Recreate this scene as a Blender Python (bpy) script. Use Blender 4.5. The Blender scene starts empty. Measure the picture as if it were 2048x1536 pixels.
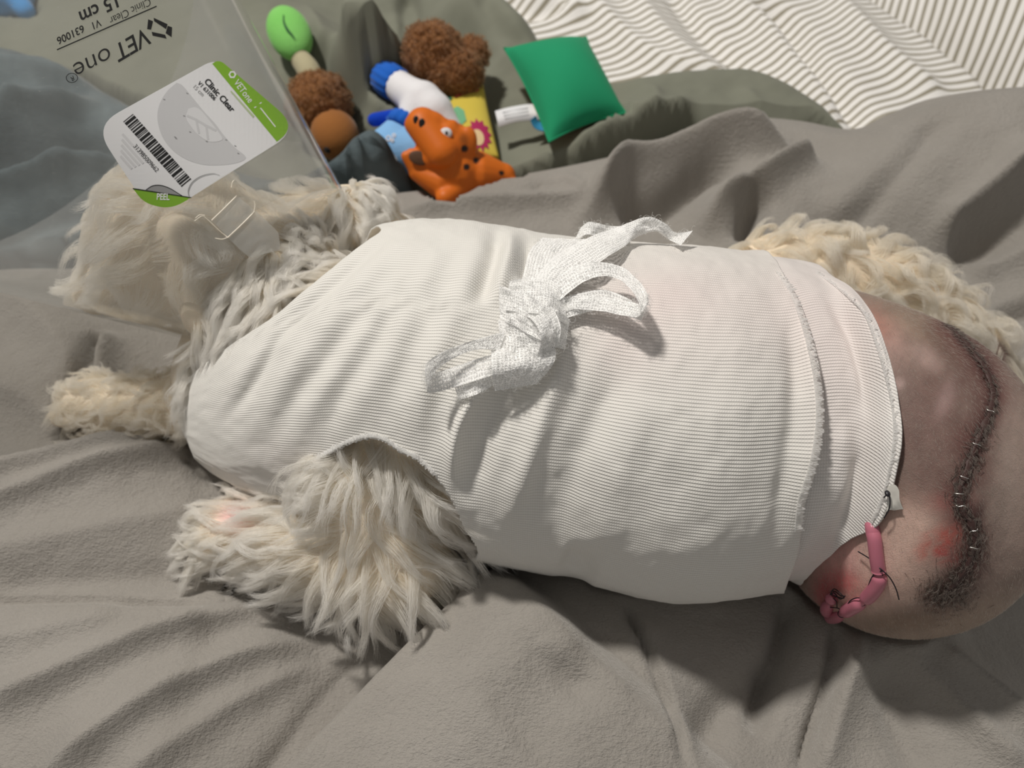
import bpy, math, random
import numpy as np
from mathutils import Vector, Matrix
from mathutils.kdtree import KDTree

SC = bpy.context.scene
COL = SC.collection
random.seed(7)
RNG = np.random.default_rng(11)

# ------------------------------------------------------------------ camera
FPX = 1500.0
PITCH = math.radians(52.0)
CAM = np.array([0.0, -0.30, 0.44])
FWD = np.array([0.0, math.cos(PITCH), -math.sin(PITCH)])
RGT = np.array([1.0, 0.0, 0.0])
UPV = np.array([0.0, math.sin(PITCH), math.cos(PITCH)])
cam_data = bpy.data.cameras.new('camera')
cam = bpy.data.objects.new('camera', cam_data)
COL.objects.link(cam)
cam.location = CAM
cam.rotation_euler = (math.pi / 2 - PITCH, 0, 0)
cam_data.sensor_width = 36.0
cam_data.lens = 36.0 * FPX / 2048.0
cam_data.clip_start = 0.01
cam_data.dof.use_dof = True
cam_data.dof.focus_distance = 0.345
cam_data.dof.aperture_fstop = 9.0
SC.camera = cam

# ------------------------------------------------------------------ world, lamps, exposure
world = bpy.data.worlds.new('room_light')
SC.world = world
world.use_nodes = True
wb = world.node_tree.nodes['Background']
wb.inputs[0].default_value = (1.0, 0.97, 0.93, 1)
wb.inputs[1].default_value = 0.22


def lamp(name, kind, loc, target, energy, color, size):
    d = bpy.data.lights.new(name, kind)
    d.energy = energy
    d.color = color
    if kind == 'AREA':
        d.shape = 'DISK'
        d.size = size
    else:
        d.shadow_soft_size = size
    o = bpy.data.objects.new(name, d)
    COL.objects.link(o)
    o.location = loc
    v = Vector(target) - Vector(loc)
    o.rotation_euler = v.to_track_quat('-Z', 'Y').to_euler()
    return o


lamp('ceiling_lamp', 'AREA', (-0.95, 0.62, 2.48), (0, 0.05, 0.1), 58.0, (1.0, 0.955, 0.89), 0.22)
SC.cycles.transparent_max_bounces = 24
SC.view_settings.view_transform = 'Standard'
SC.view_settings.look = 'None'
SC.view_settings.exposure = 0.0
SC.view_settings.gamma = 1.0
SC.view_settings.use_curve_mapping = False


# ------------------------------------------------------------------ helpers
def ray(px, py):
    px = np.asarray(px, float)
    py = np.asarray(py, float)
    d = FWD + ((px - 1024.0) / FPX)[..., None] * RGT - ((py - 768.0) / FPX)[..., None] * UPV
    return d


def P(px, py, z=0.0):
    """Point of the bed world seen at a spot of the photograph, z metres above the bed."""
    d = ray(px, py)
    t = (np.asarray(z) - CAM[2]) / d[..., 2]
    return CAM + d * t[..., None]


def PD(px, py, depth):
    return CAM + ray(px, py) * np.asarray(depth, float)[..., None]


def proj(p):
    q = np.asarray(p) - CAM
    dz = q @ FWD
    return 1024 + FPX * (q @ RGT) / dz, 768 - FPX * (q @ UPV) / dz, dz


def polydist(X, Y, pts):
    """distance, arc fraction and side to a polyline, for arrays X, Y"""
    pts = np.asarray(pts, float)
    best = np.full(X.shape, 1e9)
    par = np.zeros(X.shape)
    side = np.zeros(X.shape)
    seg = np.hypot(*(pts[1:] - pts[:-1]).T)
    cum = np.concatenate([[0], np.cumsum(seg)])
    for i in range(len(pts) - 1):
        a, b = pts[i], pts[i + 1]
        d = b - a
        L2 = max(d @ d, 1e-12)
        t = np.clip(((X - a[0]) * d[0] + (Y - a[1]) * d[1]) / L2, 0, 1)
        dx = X - a[0] - t * d[0]
        dy = Y - a[1] - t * d[1]
        dd = np.hypot(dx, dy)
        m = dd < best
        best = np.where(m, dd, best)
        par = np.where(m, (cum[i] + t * seg[i]) / cum[-1], par)
        side = np.where(m, np.sign(d[0] * dy - d[1] * dx), side)
    return best, par, side


def spline(pts, n=40):
    """Catmull-Rom resample of a list of points (any dimension)"""
    p = np.asarray(pts, float)
    p = np.vstack([2 * p[0] - p[1], p, 2 * p[-1] - p[-2]])
    m = len(p) - 3
    u = np.linspace(0, m - 1e-9, n)
    i = u.astype(int)
    t = (u - i)[:, None]
    a, b, c, d = p[i], p[i + 1], p[i + 2], p[i + 3]
    return 0.5 * (2 * b + (c - a) * t + (2 * a - 5 * b + 4 * c - d) * t * t + (3 * b - a - 3 * c + d) * t ** 3)


def inside(X, Y, poly):
    poly = np.asarray(poly, float)
    r = np.zeros(X.shape, bool)
    n = len(poly)
    for i in range(n):
        x1, y1 = poly[i]
        x2, y2 = poly[(i + 1) % n]
        c = ((y1 > Y) != (y2 > Y)) & (X < (x2 - x1) * (Y - y1) / (y2 - y1 + 1e-12) + x1)
        r ^= c
    return r


_LAT = np.random.default_rng(5).random((256, 256))


def noise(x, y, seed=0):
    x = np.asarray(x, float) + seed * 17.31
    y = np.asarray(y, float) + seed * 7.77
    xi = np.floor(x).astype(int)
    yi = np.floor(y).astype(int)
    fx = x - xi
    fy = y - yi
    fx = fx * fx * (3 - 2 * fx)
    fy = fy * fy * (3 - 2 * fy)
    g = lambda a, b: _LAT[a % 256, b % 256]
    return ((g(xi, yi) * (1 - fx) + g(xi + 1, yi) * fx) * (1 - fy) + (g(xi, yi + 1) * (1 - fx) + g(xi + 1, yi + 1) * fx) * fy) * 2 - 1


def fbm(x, y, o=3, seed=0):
    s = 0
    a = 1.0
    for k in range(o):
        s = s + a * noise(x * 2 ** k, y * 2 ** k, seed + k * 3)
        a *= 0.5
    return s


def tps(ctrl, X, Y, reg=1e-5):
    """thin plate spline through control points (x, y, z)"""
    c = np.asarray(ctrl, float)
    n = len(c)
    U = lambda r2: r2 * np.log(r2 + 1e-9)
    K = U((c[:, None, 0] - c[None, :, 0]) ** 2 + (c[:, None, 1] - c[None, :, 1]) ** 2) + reg * np.eye(n)
    A = np.zeros((n + 3, n + 3))
    A[:n, :n] = K
    A[:n, n] = 1
    A[:n, n + 1:] = c[:, :2]
    A[n, :n] = 1
    A[n + 1:, :n] = c[:, :2].T
    w = np.linalg.solve(A, np.concatenate([c[:, 2], np.zeros(3)]))
    Z = w[n] + w[n + 1] * X + w[n + 2] * Y
    for i in range(n):
        Z = Z + w[i] * U((X - c[i, 0]) ** 2 + (Y - c[i, 1]) ** 2)
    return Z


def smooth(a, b, x):
    t = np.clip((x - a) / (b - a), 0, 1)
    return t * t * (3 - 2 * t)


def set_props(o, label=None, cat=None, group=None, kind=None):
    if label: o['label'] = label
    if cat: o['category'] = cat
    if group: o['group'] = group
    if kind: o['kind'] = kind
    return o


def thing(name, loc, label, cat, group=None, kind=None):
    o = bpy.data.objects.new(name, None)
    o.empty_display_size = 0.02
    COL.objects.link(o)
    o.location = [float(v) for v in loc]
    return set_props(o, label, cat, group, kind)


def world_loc(o):
    v = np.zeros(3)
    while o is not None:
        v = v + np.array(o.location)
        o = o.parent
    return v


def mesh(name, verts, faces, mat, parent=None, shade=True, uv=None, col=None, attr=None):
    """one mesh object; faces an (n,4) or (n,3) array or a list of tuples; verts in world space"""
    verts = np.asarray(verts, float)
    if parent is not None:
        off = world_loc(parent)
    else:
        off = np.array([verts[:, 0].mean(), verts[:, 1].mean(), verts[:, 2].min()])
    me = bpy.data.meshes.new(name)
    v = verts - off
    if isinstance(faces, np.ndarray):
        k = faces.shape[1]
        nf = len(faces)
        me.vertices.add(len(v))
        me.vertices.foreach_set('co', v.astype(np.float32).ravel())
        me.loops.add(nf * k)
        me.loops.foreach_set('vertex_index', faces.astype(np.int32).ravel())
        me.polygons.add(nf)
        me.polygons.foreach_set('loop_start', (np.arange(nf) * k).astype(np.int32))
        me.update(calc_edges=True)
    else:
        me.from_pydata([tuple(q) for q in v], [], [tuple(int(i) for i in f) for f in faces])
    if uv is not None:
        li = np.empty(len(me.loops), np.int32)
        me.loops.foreach_get('vertex_index', li)
        l = me.uv_layers.new(name='uv')
        l.data.foreach_set('uv', np.asarray(uv, np.float32)[li].ravel())
    if col is not None:
        a = me.color_attributes.new('tint', 'FLOAT_COLOR', 'POINT')
        c = np.ones((len(v), 4), np.float32)
        c[:, :3] = col
        a.data.foreach_set('color', c.ravel())
    for k_, arr in (attr or {}).items():
        a = me.attributes.new(k_, 'FLOAT', 'POINT')
        a.data.foreach_set('value', np.asarray(arr, np.float32))
    me.validate()
    if shade:
        me.shade_smooth()
    if mat is not None:
        me.materials.append(mat)
    o = bpy.data.objects.new(name, me)
    COL.objects.link(o)
    if parent is None:
        o.location = off
    else:
        o.parent = parent
    return o


def grid_faces(nu, nv, wrap=False):
    i, j = np.meshgrid(np.arange(nu - 1), np.arange(nv if wrap else nv - 1), indexing='ij')
    j2 = (j + 1) % nv
    return np.stack([i * nv + j, (i + 1) * nv + j, (i + 1) * nv + j2, i * nv + j2], -1).reshape(-1, 4)


def prune(verts, faces, extra=()):
    used = np.zeros(len(verts), bool)
    used[faces] = True
    idx = np.cumsum(used) - 1
    return verts[used], idx[faces], [e[used] for e in extra]


def tube(pts, rad, seg=10, cap=True, flat=None):
    """closed tube along points; radii per point; returns verts, face list (quads + caps)"""
    p = np.asarray(pts, float)
    n = len(p)
    r = np.broadcast_to(np.asarray(rad, float), (n,)) if np.ndim(rad) < 2 else np.asarray(rad, float)
    t = np.gradient(p, axis=0)
    t /= np.linalg.norm(t, axis=1)[:, None] + 1e-12
    ref = np.array([0, 0, 1.0]) if abs(t[0][2]) < 0.9 else np.array([1.0, 0, 0])
    a = np.cross(t[0], ref)
    a /= np.linalg.norm(a)
    V = []
    for i in range(n):
        a = a - t[i] * (a @ t[i])
        a /= np.linalg.norm(a) + 1e-12
        b = np.cross(t[i], a)
        ang = np.linspace(0, 2 * np.pi, seg, endpoint=False)
        ra, rb = (r[i], r[i]) if np.ndim(r[i]) == 0 else r[i]
        V.append(p[i] + np.cos(ang)[:, None] * a * ra + np.sin(ang)[:, None] * b * rb)
    V = np.concatenate(V)
    F = [tuple(f) for f in grid_faces(n, seg, True)]
    if cap:
        F.append(tuple(range(seg))[::-1])
        F.append(tuple(range((n - 1) * seg, n * seg)))
    return V, F


def capsule(a, b, ra, rb, seg=20, rings=6):
    """rounded tapered limb between two points"""
    a = np.asarray(a, float)
    b = np.asarray(b, float)
    d = b - a
    L = np.linalg.norm(d)
    d = d / max(L, 1e-9)
    pts, rad = [], []
    for k in range(rings, 0, -1):
        q = math.pi / 2 * k / rings * 0.985
        pts.append(a - d * ra * math.sin(q)); rad.append(ra * math.cos(q))
    for k in range(5):
        pts.append(a + d * L * k / 4); rad.append(ra + (rb - ra) * k / 4)
    for k in range(1, rings + 1):
        q = math.pi / 2 * k / rings * 0.985
        pts.append(b + d * rb * math.sin(q)); rad.append(rb * math.cos(q))
    return tube(pts, rad, seg)


def ellipsoid(c, r, R=None, nu=14, nv=24):
    th = np.linspace(0.02, math.pi - 0.02, nu)
    ph = np.linspace(0, 2 * math.pi, nv, endpoint=False)
    T, H = np.meshgrid(th, ph, indexing='ij')
    v = np.stack([np.sin(T) * np.cos(H), np.sin(T) * np.sin(H), np.cos(T)], -1).reshape(-1, 3) * np.asarray(r, float)
    if R is not None:
        v = v @ np.asarray(R).T
    F = [tuple(f)[::-1] for f in grid_faces(nu, nv, True)]
    F.append(tuple(range(nv)))
    F.append(tuple(range((nu - 1) * nv, nu * nv))[::-1])
    return v + np.asarray(c, float), F


def rotm(axis, ang):
    return np.array(Matrix.Rotation(ang, 3, Vector(axis)))


def frame(zdir, xhint=(1, 0, 0)):
    z = np.asarray(zdir, float); z = z / np.linalg.norm(z)
    x = np.asarray(xhint, float); x = x - z * (x @ z); x /= np.linalg.norm(x)
    return np.stack([x, np.cross(z, x), z], 1)


def merge(parts):
    V, F, n = [], [], 0
    for v, f in parts:
        V.append(v)
        F += [tuple(i + n for i in q) for q in f]
        n += len(v)
    return np.concatenate(V), F


def fuse(parts, voxel, iters=6, factor=0.5):
    """merge closed shapes into one continuous skin (voxel remesh, then relaxed); returns verts, quads"""
    v, f = merge(parts)
    me = bpy.data.meshes.new('tmp')
    me.from_pydata([tuple(q) for q in v], [], f)
    o = bpy.data.objects.new('tmp', me)
    COL.objects.link(o)
    m = o.modifiers.new('r', 'REMESH'); m.mode = 'VOXEL'; m.voxel_size = voxel
    s = o.modifiers.new('s', 'SMOOTH'); s.iterations = iters; s.factor = factor
    dg = bpy.context.evaluated_depsgraph_get()
    ev = o.evaluated_get(dg)
    m2 = ev.to_mesh()
    V = np.empty(len(m2.vertices) * 3, np.float32); m2.vertices.foreach_get('co', V)
    Q = np.empty(len(m2.loops), np.int32); m2.loops.foreach_get('vertex_index', Q)
    ev.to_mesh_clear()
    bpy.data.objects.remove(o)
    bpy.data.meshes.remove(me)
    return V.reshape(-1, 3).astype(float), Q.reshape(-1, 4)


def vnormals(v, q):
    n = np.zeros_like(v)
    fn = np.cross(v[q[:, 2]] - v[q[:, 0]], v[q[:, 3] if q.shape[1] > 3 else q[:, 1]] - v[q[:, 1] if q.shape[1] > 3 else q[:, 0]])
    if q.shape[1] == 3:
        fn = -fn
    for k in range(q.shape[1]):
        np.add.at(n, q[:, k], fn)
    return n / (np.linalg.norm(n, axis=1)[:, None] + 1e-12)


# ------------------------------------------------------------------ materials
def mat(name, color=(0.5, 0.5, 0.5), rough=0.8, **kw):
    m = bpy.data.materials.new(name)
    m.use_nodes = True
    b = m.node_tree.nodes['Principled BSDF']
    b.inputs['Base Color'].default_value = (*color, 1)
    b.inputs['Roughness'].default_value = rough
    for k, v in kw.items():
        b.inputs[k.replace('_', ' ')].default_value = v
    return m


class NT:
    """small node builder"""

    def __init__(self, m):
        self.m = m
        self.t = m.node_tree
        self.b = self.t.nodes.get('Principled BSDF')
        self.out = self.t.nodes.get('Material Output')

    def n(self, typ, ins=None, **props):
        x = self.t.nodes.new(typ)
        for k, v in props.items():
            setattr(x, k, v)
        for k, v in (ins or {}).items():
            self.set(x.inputs[k], v)
        return x

    def set(self, sock, v):
        if isinstance(v, bpy.types.NodeSocket):
            self.t.links.new(v, sock)
        else:
            sock.default_value = v

    def math(self, op, a, b=0.0, c=0.0):
        x = self.n('ShaderNodeMath', operation=op)
        for i, v in enumerate((a, b, c)):
            self.set(x.inputs[i], v)
        return x.outputs[0]

    def mix(self, f, a, b):
        x = self.n('ShaderNodeMix', data_type='RGBA')
        self.set(x.inputs[0], f)
        self.set(x.inputs[6], a if isinstance(a, bpy.types.NodeSocket) else (*a, 1))
        self.set(x.inputs[7], b if isinstance(b, bpy.types.NodeSocket) else (*b, 1))
        return x.outputs[2]

    def noise(self, vec, scale, detail=3.0, rough=0.5):
        x = self.n('ShaderNodeTexNoise', {'Scale': scale, 'Detail': detail, 'Roughness': rough})
        if vec is not None:
            self.set(x.inputs['Vector'], vec)
        return x.outputs[0]

    def ramp(self, f, stops):
        x = self.n('ShaderNodeValToRGB')
        self.set(x.inputs[0], f)
        e = x.color_ramp.elements
        e[0].position, e[0].color = stops[0][0], (*stops[0][1], 1)
        e[1].position, e[1].color = stops[-1][0], (*stops[-1][1], 1)
        for p, c in stops[1:-1]:
            k = e.new(p); k.color = (*c, 1)
        return x.outputs[0]

    def coord(self, which='Object'):
        return self.n('ShaderNodeTexCoord').outputs[which]

    def uv(self):
        return self.n('ShaderNodeUVMap', uv_map='uv').outputs[0]

    def attr(self, name):
        return self.n('ShaderNodeAttribute', attribute_name=name)

    def bump(self, h, strength=0.5, dist=0.001, normal=None):
        x = self.n('ShaderNodeBump', {'Strength': strength, 'Distance': dist, 'Height': h})
        if normal is not None:
            self.set(x.inputs['Normal'], normal)
        return x.outputs[0]

    def to(self, name, v):
        self.set(self.b.inputs[name], v)


def sep(nt, v):
    x = nt.n('ShaderNodeSeparateXYZ', {0: v})
    return x.outputs


def plush_mat(name, c1, c2, scale=900, bump=0.6, sheen=0.4, dist=0.0008, patch=14):
    m = mat(name, c1, 0.92)
    k = NT(m)
    co = k.coord()
    big = k.noise(co, patch, 3)
    k.to('Base Color', k.mix(k.math('MULTIPLY_ADD', big, 1.6, -0.3), c1, c2))
    grain = k.n('ShaderNodeMapping', {'Vector': co, 'Rotation': (0, 0, 0.25), 'Scale': (0.55, 1.25, 1.0)}).outputs[0]
    fine = k.noise(grain, scale, 3, 0.7)
    mid = k.noise(co, scale * 0.35, 2, 0.6)
    h = k.math('ADD', fine, mid)
    k.to('Normal', k.bump(h, bump, dist))
    k.to('Sheen Weight', sheen)
    k.to('Sheen Roughness', 0.4)
    k.to('Sheen Tint', (1, 0.97, 0.92, 1))
    k.to('Specular IOR Level', 0.1)
    return m
# ================================================================== bed: striped sheet, sage duvet, slate throw, grey blanket
M_BLANKET = plush_mat('grey_plush', (0.315, 0.292, 0.263), (0.39, 0.364, 0.332), 800, 0.9, 0.5, 0.0012)
M_SAGE = plush_mat('sage_cotton', (0.185, 0.190, 0.150), (0.235, 0.24, 0.19), 1500, 0.25, 0.15, 0.0004)
M_SLATE = plush_mat('slate_plush', (0.040, 0.060, 0.070), (0.19, 0.235, 0.25), 500, 0.5, 0.5, 0.001, 26)  # second, paler tone paints whitish highlights into the throw's colour


def heightfield(name, x0, x1, y0, y1, step, fn, mat_, thick=0.012, uvf=None, **props):
    """cloth lying on the bed: top surface from fn(X, Y) -> Z, keep mask; closed by a rolled-under hem"""
    xs = np.arange(x0, x1 + step, step)
    ys = np.arange(y0, y1 + step, step)
    X, Y = np.meshgrid(xs, ys, indexing='ij')
    Z, keep = fn(X, Y)
    V = np.stack([X, Y, Z], -1).reshape(-1, 3)
    F = grid_faces(len(xs), len(ys))
    kf = keep.reshape(-1)[F].all(1)
    uv = np.stack([X, Y], -1).reshape(-1, 2) if uvf is None else uvf(X, Y).reshape(-1, 2)
    V, F, (uv,) = prune(V, F[kf], (uv,))
    o = mesh(name, V, F, mat_, uv=uv)
    s = o.modifiers.new('cloth_thickness', 'SOLIDIFY')
    s.thickness = thick
    s.offset = -1
    return set_props(o, **props)


def W(pts):
    """photo spots with heights (px, py, z) -> bed coordinates"""
    return np.array([P(a, b, c) for a, b, c in pts])


FOLD_GAIN = 1.9


def folds(X, Y, Z, items):
    """items: (list of (px, py, z), width m, amplitude m, one-sidedness)"""
    for pts, w, amp, asym in items:
        q = spline(W(pts)[:, :2], 8 * len(pts))
        d, s, side = polydist(X, Y, q)
        ww = w * np.where(side * asym > 0, 1 + abs(asym) * 2.0, 1.0)
        fade = smooth(-0.03, 0.2, s) * (1 - smooth(0.8, 1.03, s))
        Z = Z + FOLD_GAIN * amp * fade * np.exp(-(d / ww) ** (1.45 if amp > 0 else 2.0))
    return Z


def steps(X, Y, Z, items):
    """a raised side along a line: (points, width, height); the side to the right of travel is raised"""
    for pts, w, amp, reach in items:
        q = spline(W(pts)[:, :2], 8 * len(pts))
        d, s, side = polydist(X, Y, q)
        sd = -side * d
        fade = smooth(0, 0.1, s) * (1 - smooth(0.9, 1, s))
        Z = Z + amp * fade * smooth(-w, w, sd) * np.exp(-np.clip(sd, 0, None) / reach)
    return Z


# ---- grey blanket
CTRL_G = [(-300, 1536, 0.0), (0, 1700, 0), (600, 1700, 0.0), (1100, 1700, 0.02), (1600, 1700, 0.02), (2200, 1700, 0.02),
          (100, 1450, 0.006), (350, 1450, 0.004), (560, 1420, -0.004), (690, 1330, -0.006), (820, 1180, -0.006),
          (950, 1420, 0.024), (1080, 1280, 0.03), (1150, 1180, 0.024), (1240, 1400, 0.028), (1420, 1330, 0.018), (1400, 1500, 0.02), (1560, 1290, 0.014), (1720, 1335, 0.026), (1860, 1320, 0.026), (1970, 1250, 0.022),
          (1620, 1500, 0.012), (1800, 1380, 0.016), (1960, 1450, 0.02), (2100, 1300, 0.016), (2100, 1100, 0.01), (2200, 1500, 0.02),
          (300, 1250, 0.006), (100, 1150, 0.01), (250, 1050, 0.012), (440, 1080, -0.002), (430, 960, 0.0), (60, 950, 0.012), (250, 930, 0.014),
          (-200, 800, 0.02), (0, 720, 0.02), (60, 620, 0.022), (120, 760, 0.012), (240, 760, -0.004), (300, 700, -0.006), (260, 860, 0.0), (100, 870, 0.004),
          (0, 600, 0.016), (250, 570, 0.0), (-300, 620, 0.02), (500, 520, 0.0), (700, 440, 0.012), (-400, 1100, 0.01)]
CTRL_B = [(820, 430, 0.018), (980, 400, 0.024), (1100, 400, 0.024), (1180, 370, 0.034), (1276, 340, 0.036), (1300, 430, 0.02), (1380, 370, 0.032),
          (1480, 330, 0.04), (1440, 440, 0.03), (1600, 400, 0.045), (1600, 320, 0.042), (1700, 380, 0.052), (1750, 470, 0.03), (1850, 300, 0.075), (1860, 400, 0.055),
          (2000, 300, 0.085), (2000, 400, 0.06), (1980, 480, 0.03), (2060, 520, 0.03), (2060, 640, 0.02), (2200, 400, 0.07), (2200, 250, 0.1), (2300, 600, 0.03), (2060, 800, 0.01)]
UNDER = [(x, y, 0.0) for x in (-0.18, -0.1, 0.0, 0.1, 0.2, 0.27) for y in (-0.06, 0.0, 0.05)]
BACK_EDGE = [(-900, 520, 0.02), (-300, 570, 0.016), (0, 548, 0.012), (150, 545, 0.008), (300, 520, 0.006), (600, 440, 0.010), (760, 398, 0.02), (900, 382, 0.026), (1000, 363, 0.03), (1140, 338, 0.034), (1276, 307, 0.038), (1358, 279, 0.042),
             (1440, 252, 0.045), (1512, 240, 0.045), (1600, 246, 0.046), (1690, 262, 0.05), (1747, 254, 0.058), (1800, 230, 0.068), (1870, 202, 0.08), (1960, 186, 0.09), (2060, 178, 0.095), (2300, 165, 0.10), (2700, 150, 0.1)]
FOLDS_G = [
    ([(-60, 955, .018), (80, 925, .02), (200, 898, .02), (300, 880, .018), (400, 866, .012)], 0.007, 0.010, 0.5),
    ([(-60, 1030, .018), (70, 990, .018), (200, 945, .018), (320, 910, .016), (420, 880, .01)], 0.006, 0.008, 0.6),
    ([(-60, 1120, .01), (120, 1090, .012), (300, 1045, .012), (430, 1000, .008)], 0.014, 0.004, 0),
    ([(-60, 1180, .006), (150, 1165, .008), (330, 1150, .008), (430, 1130, .004)], 0.01, -0.003, 0),
    ([(-80, 1212, .006), (150, 1207, .008), (300, 1212, .008), (450, 1222, .004)], 0.0028, -0.0042, 0),
    ([(-80, 1425, .008), (60, 1378, .01), (180, 1330, .01), (310, 1275, .01), (430, 1236, .008), (560, 1205, .004)], 0.007, 0.0075, 0.7),
    ([(60, 1570, .006), (200, 1475, .008), (300, 1408, .008), (420, 1340, .008), (520, 1300, .006), (640, 1278, .002)], 0.0075, 0.008, 0.7),
    ([(200, 1600, .004), (380, 1470, .004), (520, 1380, .002), (640, 1320, 0)], 0.007, 0.005, 0.5),
    ([(440, 1640, .004), (545, 1535, .004), (650, 1415, .002), (755, 1312, 0), (850, 1230, 0), (940, 1150, 0)], 0.010, -0.009, 0),
    ([(-50, 1300, .006), (120, 1270, .008), (260, 1245, .008)], 0.009, 0.004, 0.3),
    # front bulge seams and puckers
    ([(1243, 1190, .024), (1275, 1255, .028), (1310, 1340, .028), (1338, 1430, .026), (1362, 1560, .022)], 0.0028, -0.0052, 0),
    ([(1262, 1230, .024), (1300, 1300, .028), (1340, 1400, .026), (1375, 1530, .022)], 0.010, 0.004, 0.0),
    ([(1580, 1190, .004), (1558, 1300, .01), (1525, 1390, .012), (1508, 1480, .014)], 0.006, -0.009, 0),
    ([(1560, 1330, .01), (1480, 1380, .014), (1420, 1450, .016), (1390, 1520, .016)], 0.010, -0.005, 0),
    ([(1120, 1340, .026), (1080, 1420, .026), (1010, 1500, .024)], 0.02, -0.0035, 0),
    ([(1200, 1250, .028), (1180, 1330, .028), (1120, 1420, .026)], 0.012, -0.003, 0),
    ([(1665, 1255, .01), (1655, 1330, .014), (1640, 1400, .014), (1600, 1560, .014)], 0.0035, -0.006, 0),
    ([(1690, 1270, .01), (1690, 1340, .014), (1670, 1430, .014), (1640, 1560, .014)], 0.008, 0.005, 0),
    ([(1740, 1310, .012), (1860, 1380, .016), (1960, 1470, .018), (2060, 1560, .02)], 0.006, 0.006, 0.4),
    ([(1830, 1310, .012), (1950, 1380, .016), (2080, 1470, .018)], 0.006, 0.006, 0.4),
    ([(1740, 1340, .012), (1800, 1450, .014), (1850, 1560, .016)], 0.010, -0.004, 0.0),
    ([(1720, 1300, .012), (1790, 1320, .012), (1850, 1300, .012), (1910, 1270, .012)], 0.005, 0.005, 0.0),
    ([(1980, 1190, .01), (2060, 1150, .014), (2200, 1120, .016)], 0.008, 0.004, 0.0),
    ([(2010, 1040, .006), (2080, 1010, .01), (2200, 980, .016)], 0.006, 0.006, 0.0),
    # left, below the cone
    ([(-60, 560, .022), (60, 620, .022), (150, 720, .012), (200, 800, .004)], 0.016, 0.008, 0.4),
    ([(216, 690, -.004), (200, 740, -.004), (170, 800, 0)], 0.005, -0.010, 0),
    ([(235, 680, -.004), (225, 760, -.004), (235, 830, -.002)], 0.006, 0.008, 0),
    ([(-60, 760, .018), (60, 800, .016), (140, 860, .008)], 0.014, 0.006, 0.4),
    # behind the dog
    ([(770, 405, .02), (900, 386, .026), (1000, 366, .03), (1140, 340, .034), (1276, 309, .038)], 0.008, 0.004, 0),
    ([(790, 428, .018), (920, 412, .02), (1040, 408, .022), (1100, 402, .024), (1190, 405, .026)], 0.007, 0.006, 0),
    ([(1150, 450, .02), (1190, 410, .03), (1240, 350, .036), (1290, 317, .04), (1380, 290, .044), (1484, 286, .046), (1600, 296, .048)], 0.011, 0.014, 0),
    ([(1230, 440, .02), (1322, 407, .022), (1396, 356, .03), (1470, 330, .034)], 0.012, -0.012, 0),
    ([(1400, 470, .026), (1440, 420, .034), (1520, 372, .046), (1580, 338, .050), (1640, 312, .052)], 0.011, 0.012, 0),
    ([(1500, 480, .03), (1500, 440, .03), (1510, 410, .03)], 0.010, -0.010, 0),
    ([(1600, 470, .03), (1700, 430, .046), (1780, 360, .06), (1850, 290, .07), (1900, 250, .08)], 0.010, -0.004, 0),
    ([(1640, 440, .04), (1760, 370, .058), (1850, 270, .075)], 0.014, 0.003, 0),
    ([(1850, 490, .03), (1920, 440, .045), (1990, 390, .06), (2080, 310, .08)], 0.010, 0.010, 0),
    ([(1880, 520, .02), (1960, 480, .03), (2070, 440, .04)], 0.014, -0.009, 0),
    ([(1940, 540, .02), (2010, 515, .03), (2090, 495, .035)], 0.010, 0.008, 0),
    ([(1990, 640, .01), (2060, 630, .01), (2120, 625, .01)], 0.008, -0.010, 0),
    ([(1120, 345, .034), (1150, 375, .03), (1175, 400, .026)], 0.006, 0.0025, 0),
    ([(1060, 355, .032), (1080, 385, .026)], 0.005, -0.0025, 0),
]
STEPS_G = [
    ([(-80, 1212, .006), (150, 1207, .008), (300, 1212, .008), (450, 1222, .004)], 0.0035, 0.007, 0.05),
    ([(-60, 958, .018), (80, 928, .02), (200, 901, .02), (300, 884, .018), (400, 872, .012)], 0.005, 0.010, 0.03),
    ([(-60, 1032, .018), (70, 992, .018), (200, 947, .018), (320, 912, .016), (420, 884, .01)], 0.004, 0.007, 0.04),
    ([(1010, 1105, .028), (960, 1150, .03), (880, 1220, .03), (790, 1300, .03), (680, 1410, .028), (570, 1530, .024), (480, 1640, .02)][::-1], 0.005, 0.034, 0.25),
]


for _k, _it in enumerate(FOLDS_G):
    if _it[0][0][1] < 500 and _it[0][0][0] > 1100:
        FOLDS_G[_k] = (_it[0], _it[1], _it[2] * 1.5, _it[3])


def blanket_z(X, Y):
    ctrl = np.vstack([W(CTRL_G), W(CTRL_B), np.array(UNDER)])
    Z = tps(ctrl, X, Y)
    Z = folds(X, Y, Z, FOLDS_G)
    Z = steps(X, Y, Z, STEPS_G)
    Z = Z + 0.0011 * fbm(X * 28, Y * 34, 3, 2) + 0.0004 * fbm(X * 110, Y * 120, 2, 9)
    edge = W(BACK_EDGE)
    q = spline(edge, 200)
    d, s, side = polydist(X, Y, q[:, :2])
    behind = np.where(side > 0, d, 0)
    k = np.clip((np.clip(s, 0, 1) * 199), 0, 199).astype(int)
    arc = np.concatenate([[0], np.cumsum(np.hypot(*np.diff(q[:, :2], axis=0).T))])
    crest = np.interp(s, arc / arc[-1], q[:, 2])
    near = np.exp(-(d / 0.014) ** 2)
    Z = np.where(side > 0, crest - (behind / 0.022) ** 2 * 0.02, Z * (1 - near) + np.maximum(crest, 0) * near)
    Z = np.maximum(Z, -0.012)
    return Z, behind < 0.028


def build_blanket():
    return heightfield('blanket', -0.74, 0.80, -0.46, 0.60, 0.0023, blanket_z, M_BLANKET, 0.005,
                       label='rumpled grey plush blanket spread under the dog across the bed', cat='blanket')


BLANKET = build_blanket()
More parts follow.
